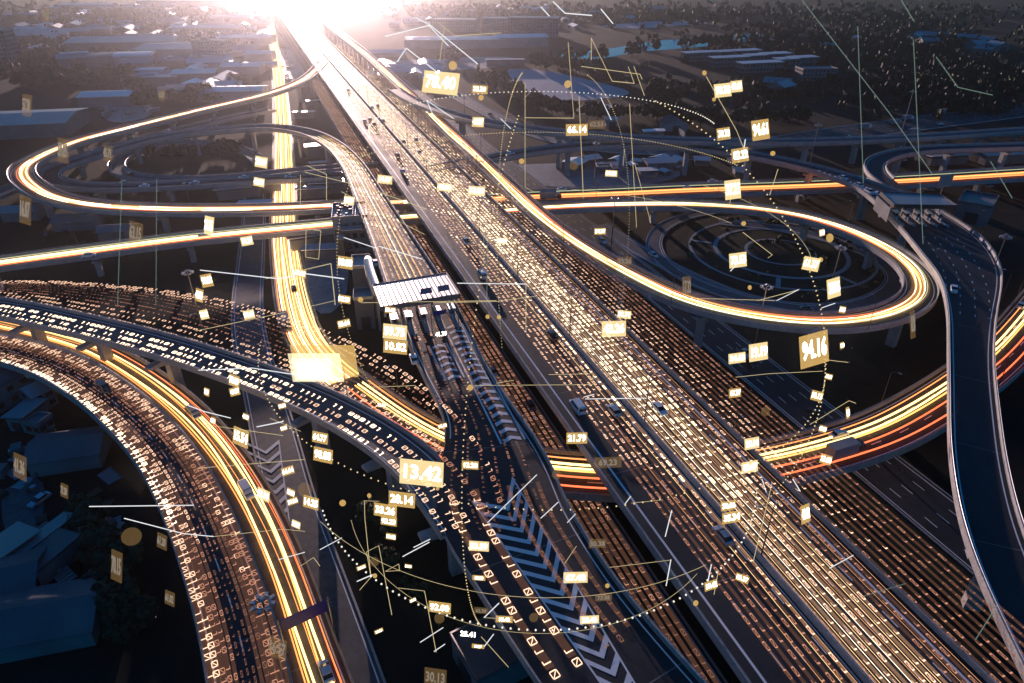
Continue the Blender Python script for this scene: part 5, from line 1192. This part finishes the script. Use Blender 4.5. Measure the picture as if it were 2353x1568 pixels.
PANELS = [(1870, 802, 78, 62, '94.16', 'n'), (1012, 190, 90, 40, '78.40', 'b'), (1102, 205, 36, 15, '33.30', 'n'), (1325, 298, 48, 22, '66.14', 'n'), (1370, 286, 36, 16, '62.53', 'f'), (1747, 298, 48, 36, '94.61', 'n'), (1660, 207, 45, 24, '90.33', 'b'), (1692, 198, 30, 20, '61.61', 'b'), (1662, 307, 36, 22, '79.73', 'n'), (1700, 356, 46, 26, '82.22', 'n'), (1404, 398, 26, 12, '84.81', 'b'), (1378, 531, 26, 13, '54.37', 'n'), (1434, 600, 35, 17, '33.26', 'f'), (1695, 597, 42, 28, '73.53', 'b'), (1863, 606, 32, 25, '61.37', 'b'), (1915, 661, 38, 36, '37.86', 'b'), (1683, 435, 40, 36, '37.21', 'b'), (1742, 808, 45, 34, '19.19', 'b'), (1693, 822, 40, 20, '34.63', 'b'), (1688, 902, 28, 18, '67.37', 'n'), (1876, 909, 22, 19, '10.13', 'n'), (1727, 1018, 34, 22, '20.14', 'b'), (1722, 1072, 38, 22, '82.67', 'b'), (1673, 1161, 34, 18, '70.66', 'n'), (1680, 1188, 42, 22, '35.34', 'n'), (1633, 1344, 30, 18, '19.42', 'n'), (1705, 1328, 26, 15, '83.57', 'n'), (1850, 1180, 24, 36, '46.02', 'n'), (1897, 1055, 22, 18, '13.80', 'n'), (1410, 755, 55, 32, '43.26', 'b'), (1434, 722, 30, 16, '31.71', 'b'), (1153, 553, 24, 12, '29.01', 'b'), (1095, 438, 38, 18, '78.00', 'b'), (1021, 430, 34, 15, '49.60', 'b'), (884, 412, 36, 16, '14.57', 'b'), (802, 460, 26, 16, '37.29', 'b'), (793, 603, 38, 24, '18.88', 'n'), (791, 687, 30, 16, '58.23', 'n'), (790, 743, 28, 16, '53.64', 'n'), (907, 762, 56, 30, '59.75', 'b'), (908, 796, 56, 28, '10.82', 'n'), (897, 712, 26, 13, '59.43', 'n'), (1013, 767, 30, 16, '41.39', 'w'), (538, 874, 30, 22, '78.43', 'n'), (539, 899, 20, 16, '49.57', 'n'), (553, 1004, 44, 34, '15.54', 'n'), (735, 1005, 38, 22, '64.77', 'n'), (742, 1045, 46, 28, '98.88', 'n'), (661, 1081, 26, 16, '64.64', 'n'), (1325, 1006, 47, 23, '21.79', 'n'), (1396, 1062, 62, 22, '69.23', 'f'), (968, 1086, 100, 52, '13.42', 'b'), (923, 1147, 60, 30, '28.14', 'n'), (885, 1172, 52, 26, '33.26', 'n'), (893, 1197, 36, 17, '92.23', 'n'), (898, 1232, 22, 12, '19.62', 'n'), (1100, 1254, 44, 20, '53.59', 'b'), (1010, 1395, 48, 22, '92.00', 'n'), (1105, 1402, 30, 12, '62.58', 'f'), (1158, 1422, 36, 13, '18.42', 'n'), (1372, 1248, 38, 18, '50.38', 'f'), (1386, 1372, 36, 14, '73.58', 'f'), (1322, 1326, 52, 22, '67.48', 'b'), (1354, 1423, 40, 16, '25.48', 'b'), (1076, 1456, 46, 18, '25.41', 'w'), (1100, 1327, 28, 10, '17.83', 'n'), (714, 1154, 38, 24, '14.25', 'n'), (668, 1131, 22, 15, '18.84', 'n'), (672, 1151, 22, 13, '39.26', 'n'), (605, 1136, 34, 22, '53.14', 'b'), (475, 644, 22, 24, '90.08', 'n'), (458, 678, 22, 24, '40.33', 'n'), (469, 722, 16, 18, '20.11', 'b'), (480, 518, 26, 34, '21.16', 'b'), (567, 553, 24, 17, '76.27', 'b'), (690, 627, 30, 16, '15.81', 'n'), (600, 372, 34, 20, '25.09', 'b'), (595, 418, 30, 16, '46.83', 'b'), (572, 722, 22, 17, '84.61', 'b'), (1098, 280, 26, 18, '40.27', 'b'), (1080, 1068, 38, 17, '13.28', 'n'), (877, 930, 20, 10, '71.12', 'n'), (1016, 978, 22, 10, '18.10', 'n'), (475, 900, 14, 15, '71.27', 'n'), (648, 932, 16, 11, '76.31', 'n'), (565, 957, 18, 12, '48.23', 'n'), (652, 983, 14, 10, '58.71', 'n'), (490, 966, 13, 13, '11.51', 'n'), (830, 1303, 20, 8, '36.64', 'n'), (938, 1300, 16, 7, '39.33', 'n'), (870, 1449, 18, 7, '33.69', 'n'), (1098, 1484, 26, 8, '64.27', 'n'), (948, 1378, 14, 7, '10.03', 'n'), (680, 1204, 22, 14, '24.29', 'b'),
 (1935, 655+56, 12, 13, '24.35', 'n'), (1934, 793, 11, 12, '72.43', 'n'), (1904, 865, 13, 11, '69.31', 'n'), (1947, 948, 9, 22, '93.30', 'n'), (1890, 985, 15, 13, '67.89', 'n'), (1888, 534, 14, 12, '59.01', 'b'),
 (62, 242, 26, 34, '57.20', 'f'), (145, 346, 32, 40, '59.05', 'f'), (248, 352, 26, 26, '45.71', 'f'), (58, 482, 34, 46, '16.07', 'f'), (312, 536, 40, 40, '63.15', 'f'), (46, 1072, 36, 42, '41.36', 'f'), (148, 1127, 20, 24, '71.20', 'f'), (372, 1243, 26, 28, '61.20', 'f'), (268, 1300, 28, 56, '70.15', 'f'), (390, 1374, 24, 26, '61.02', 'f'), (637, 1488, 42, 40, '16.57', 'f'), (1000, 1556, 46, 36, '30.13', 'f'), (107, 32, 20, 22, '11.04', 'f'), (372, 218, 18, 18, '15.02', 'f'), (1577, 660, 20, 44, '17.32', 'f'), (2096, 745, 14, 50, '62.18', 'f')]
for i, (x_, y_, w_, h_, s_, st) in enumerate(PANELS): panel(x_, y_, w_, h_, s_, st, back=(st != 'f' and w_ < 34 and i % 2 == 0))
# amber plate with stacked see-through emissive plates added to imitate the junction's glow
t = thing('floating_sign', 'amber plate and stacked see-through plates imitating the glow over the bright junction', 'floating sign', on_globe(742, 832, True), 0, 'floating number panels')
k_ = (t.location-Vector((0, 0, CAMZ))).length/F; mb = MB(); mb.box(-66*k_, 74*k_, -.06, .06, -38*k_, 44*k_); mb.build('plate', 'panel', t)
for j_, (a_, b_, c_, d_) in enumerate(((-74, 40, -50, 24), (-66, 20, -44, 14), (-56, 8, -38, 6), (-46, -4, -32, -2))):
    mb = MB(); mb.box(a_*k_, b_*k_, -.2-.3*j_, -.1-.3*j_, c_*k_, d_*k_); mb.build('plate', 'burst_glow', t)
# polylines of light
LINES = [('w', [(885, 83), (985, 58), (1030, 105)]), ('w', [(952, 40), (985, 55), (1098, 147)]), ('w', [(912, 142), (933, 110), (1010, 170)]), ('g', [(1010, 142), (1020, 62)]), ('g', [(1005, 50), (1045, 82), (1150, 75)]), ('w', [(1242, 15), (1262, 37)]), ('w', [(1270, 3), (1298, 30), (1360, 35)]), ('w', [(1380, 20), (1408, 54)]), ('g', [(1305, 97), (1318, 270)]), ('g', [(1358, 137), (1358, 87), (1406, 186), (1457, 191), (1443, 153)]), ('g', [(1456, 152), (1480, 219)]), ('g', [(1335, 152), (1470, 170), (1475, 182)]), ('w', [(1380, 224), (1404, 275)]), ('g', [(1330, 222), (1340, 455)]), ('g', [(1446, 238), (1462, 522)]), ('g', [(1458, 376), (1495, 512)]), ('w', [(980, 230), (993, 260)]), ('w', [(983, 232), (1042, 272)]), ('w', [(1150, 272), (1173, 295)]), ('g', [(1205, 270), (1318, 271)]), ('g', [(1206, 190), (1206, 430), (1225, 440)]), ('g', [(1622, 175), (1692, 300), (1712, 350)]), ('w', [(1712, 320), (1708, 345)]), ('g', [(1787, 388), (1768, 447)]), ('g', [(1680, 440), (1676, 470)]), ('g', [(1740, 690), (1835, 665)]), ('w', [(1784, 690), (1834, 665)]), ('w', [(1887, 707), (1918, 696)]), ('g', [(1568, 684), (1780, 690)]), ('g', [(1706, 533), (1774, 585), (1764, 592)]), ('w', [(1702, 597), (1678, 622)]), ('g', [(1690, 866), (1765, 858), (1890, 852)]), ('g', [(1897, 826), (1948, 832)]), ('g', [(1860, 975), (1950, 920), (1966, 926)]), ('w', [(1344, 916), (1488, 914)]), ('g', [(1260, 860), (1362, 858), (1362, 878)]), ('w', [(1340, 912), (1365, 905)]), ('g', [(955, 885), (830, 890)]), ('g', [(1140, 880), (1180, 873)]), ('g', [(1090, 885), (1362, 883)]), ('w', [(1050, 650), (1210, 652)]), ('g', [(1208, 652), (1208, 760)]), ('g', [(995, 695), (1140, 692), (1230, 680)]), ('g', [(830, 695), (1140, 690)]), ('w', [(870, 565), (970, 595)]), ('g', [(784, 440), (975, 538)]), ('w', [(790, 545), (865, 570)]), ('g', [(700, 395), (840, 430), (980, 480)]), ('w', [(460, 620), (640, 640), (700, 628), (790, 640)]), ('g', [(450, 760), (640, 720), (770, 690)]), ('g', [(610, 640), (760, 605), (770, 700)]), ('g', [(702, 590), (732, 595), (737, 530), (703, 525), (702, 590)]), ('g', [(690, 480), (690, 400)]), ('g', [(750, 460), (750, 400), (705, 380)]), ('w', [(455, 850), (580, 845), (690, 862)]), ('w', [(430, 930), (470, 945), (530, 960)]), ('g', [(470, 975), (650, 1000)]), ('w', [(590, 980), (650, 968)]), ('g', [(620, 960), (690, 990)]), ('g', [(455, 1075), (700, 1055)]), ('w', [(205, 1163), (445, 1160)]), ('w', [(285, 1190), (420, 1225), (490, 1232)]), ('g', [(490, 1232), (650, 1215), (700, 1220)]), ('w', [(640, 1285), (700, 1268)]), ('w', [(735, 1262), (785, 1235)]), ('g', [(690, 1300), (720, 1280), (735, 1300)]), ('g', [(837, 1150), (838, 1190), (852, 1325), (826, 1355)]), ('g', [(837, 1150), (872, 1151)]), ('w', [(820, 1335), (855, 1320)]), ('g', [(870, 1253), (842, 1267), (852, 1325)]), ('g', [(870, 1253), (900, 1412)]), ('g', [(885, 1312), (916, 1295), (918, 1310), (885, 1312)]), ('g', [(915, 1350), (975, 1357), (1002, 1498)]), ('w', [(997, 1496), (1022, 1479)]), ('w', [(965, 1475), (1018, 1441)]), ('w', [(950, 1257), (988, 1238)]), ('w', [(925, 1278), (986, 1245)]), ('w', [(1112, 1418), (1146, 1385)]), ('g', [(1112, 1418), (1138, 1420)]), ('g', [(1105, 1462), (1168, 1532)]), ('w', [(1112, 1485), (1134, 1456)]), ('w', [(1120, 1200), (1233, 1090)]), ('w', [(1242, 1190), (1282, 1153)]), ('w', [(1303, 1200), (1322, 1180)]), ('g', [(1297, 1294), (1324, 1254)]), ('w', [(1435, 1158), (1449, 1139)]), ('w', [(1528, 1232), (1543, 1172)]), ('g', [(1400, 1303), (1541, 1286)]), ('w', [(1530, 1345), (1541, 1285)]), ('g', [(1450, 1155), (1522, 1148)]), ('g', [(1773, 1110), (1730, 1290)]), ('w', [(1750, 1100), (1760, 1130)]), ('w', [(1821, 1100), (1838, 1128)]), ('g', [(1790, 1220), (1802, 1203), (1808, 1230)]), ('w', [(1905, 1305), (1960, 1275)]), ('g', [(1640, 1365), (1650, 1310)]), ('w', [(1626, 1335), (1634, 1296)]), ('f', [(1842, 0), (2045, 262), (2142, 400)]), ('f', [(1983, 420), (1970, 60)]), ('f', [(2120, 560), (2098, 90)]), ('f', [(2070, 0), (2099, 48)]), ('f', [(2150, 130), (2200, 200), (2280, 218)]), ('f', [(2275, 370), (2325, 455)]), ('f', [(1880, 1400), (2080, 1340)]), ('f', [(2240, 1470), (2290, 1390)]), ('f', [(280, 410), (270, 700)]), ('f', [(360, 410), (358, 700)]), ('f', [(1110, 470), (1112, 610)]), ('f', [(1120, 520), (1118, 700)])]
LN = {'w': 'white', 'g': 'pale gold', 'f': 'faint grey green'}
for st, pl in LINES:
    pts = [on_globe(a, b, st == 'f' or (pl[0][0] % 3 == 0)) for a, b in pl]; o_ = pts[0]
    kk = (pts[0]-Vector((0, 0, CAMZ))).length/F
    mb = MB()
    for a, b in zip(pts[:-1], pts[1:]): mb.tube([a-o_, b-o_], kk*{'w': 1.05, 'g': .6, 'f': .8}[st], 4)
    ob = mb.build('light_line', {'w': 'trace_white', 'g': 'trace_gold', 'f': 'trace_faint'}[st]); ob.location = o_
    tag(ob, f'thin {LN[st]} line of light floating in the air over the interchange', 'light line', f'{LN[st]} floating lines of light')
DISC = [(700, 1125, 16), (848, 1138, 5), (787, 1155, 7), (860, 1290, 10), (861, 1322, 5), (1226, 1418, 10), (1009, 1420, 11), (1758, 945, 10), (1278, 1090, 11), (1080, 890, 7), (1005, 1122, 4), (1120, 727, 5), (1146, 728, 5), (828, 688, 6), (1906, 546, 9), (1885, 596, 5), (1775, 352, 5), (1618, 167, 5), (1640, 228, 4), (1318, 380, 10), (1198, 370, 6), (1097, 280, 14), (1304, 193, 8), (1105, 224, 6), (1040, 150, 9), (1598, 1385, 6), (1722, 660, 5), (1708, 513, 5), (302, 1232, 18), (1395, 1345, 5)]
for x_, y_, r_ in DISC:
    p_ = on_globe(x_, y_, False); kk = (p_-Vector((0, 0, CAMZ))).length/F*r_; mb = MB()
    mb.tube([(0, -.04, 0), (0, .04, 0)], kk, 18); ob = mb.build('glow_disc', 'panel_faint' if r_ > 9 else 'panel'); ob.location = p_; ob.rotation_euler = (math.radians(-25), 0, R.uniform(-.5, .5))
    tag(ob, 'small round amber disc of light floating over the interchange', 'light disc', 'floating amber discs')

# ------------------------------------------------------------------ air
hz = MB(); hz.box(-GX-40, GX+40, GY0-40, GY1+40, -1.5, 101.5); ho = hz.build('haze', 'ground')
hm = bpy.data.materials.new('haze'); hm.use_nodes = True; t_ = hm.node_tree; t_.nodes.remove(t_.nodes['Principled BSDF'])
pv = t_.nodes.new('ShaderNodeVolumePrincipled'); pv.inputs['Color'].default_value = (.92, .93, 1, 1); pv.inputs['Density'].default_value = HAZE_D
pv.inputs['Anisotropy'].default_value = HAZE_G
t_.links.new(pv.outputs[0], t_.nodes['Material Output'].inputs['Volume']); ho.data.materials[0] = hm; tag(ho, None, None, None, 'stuff')
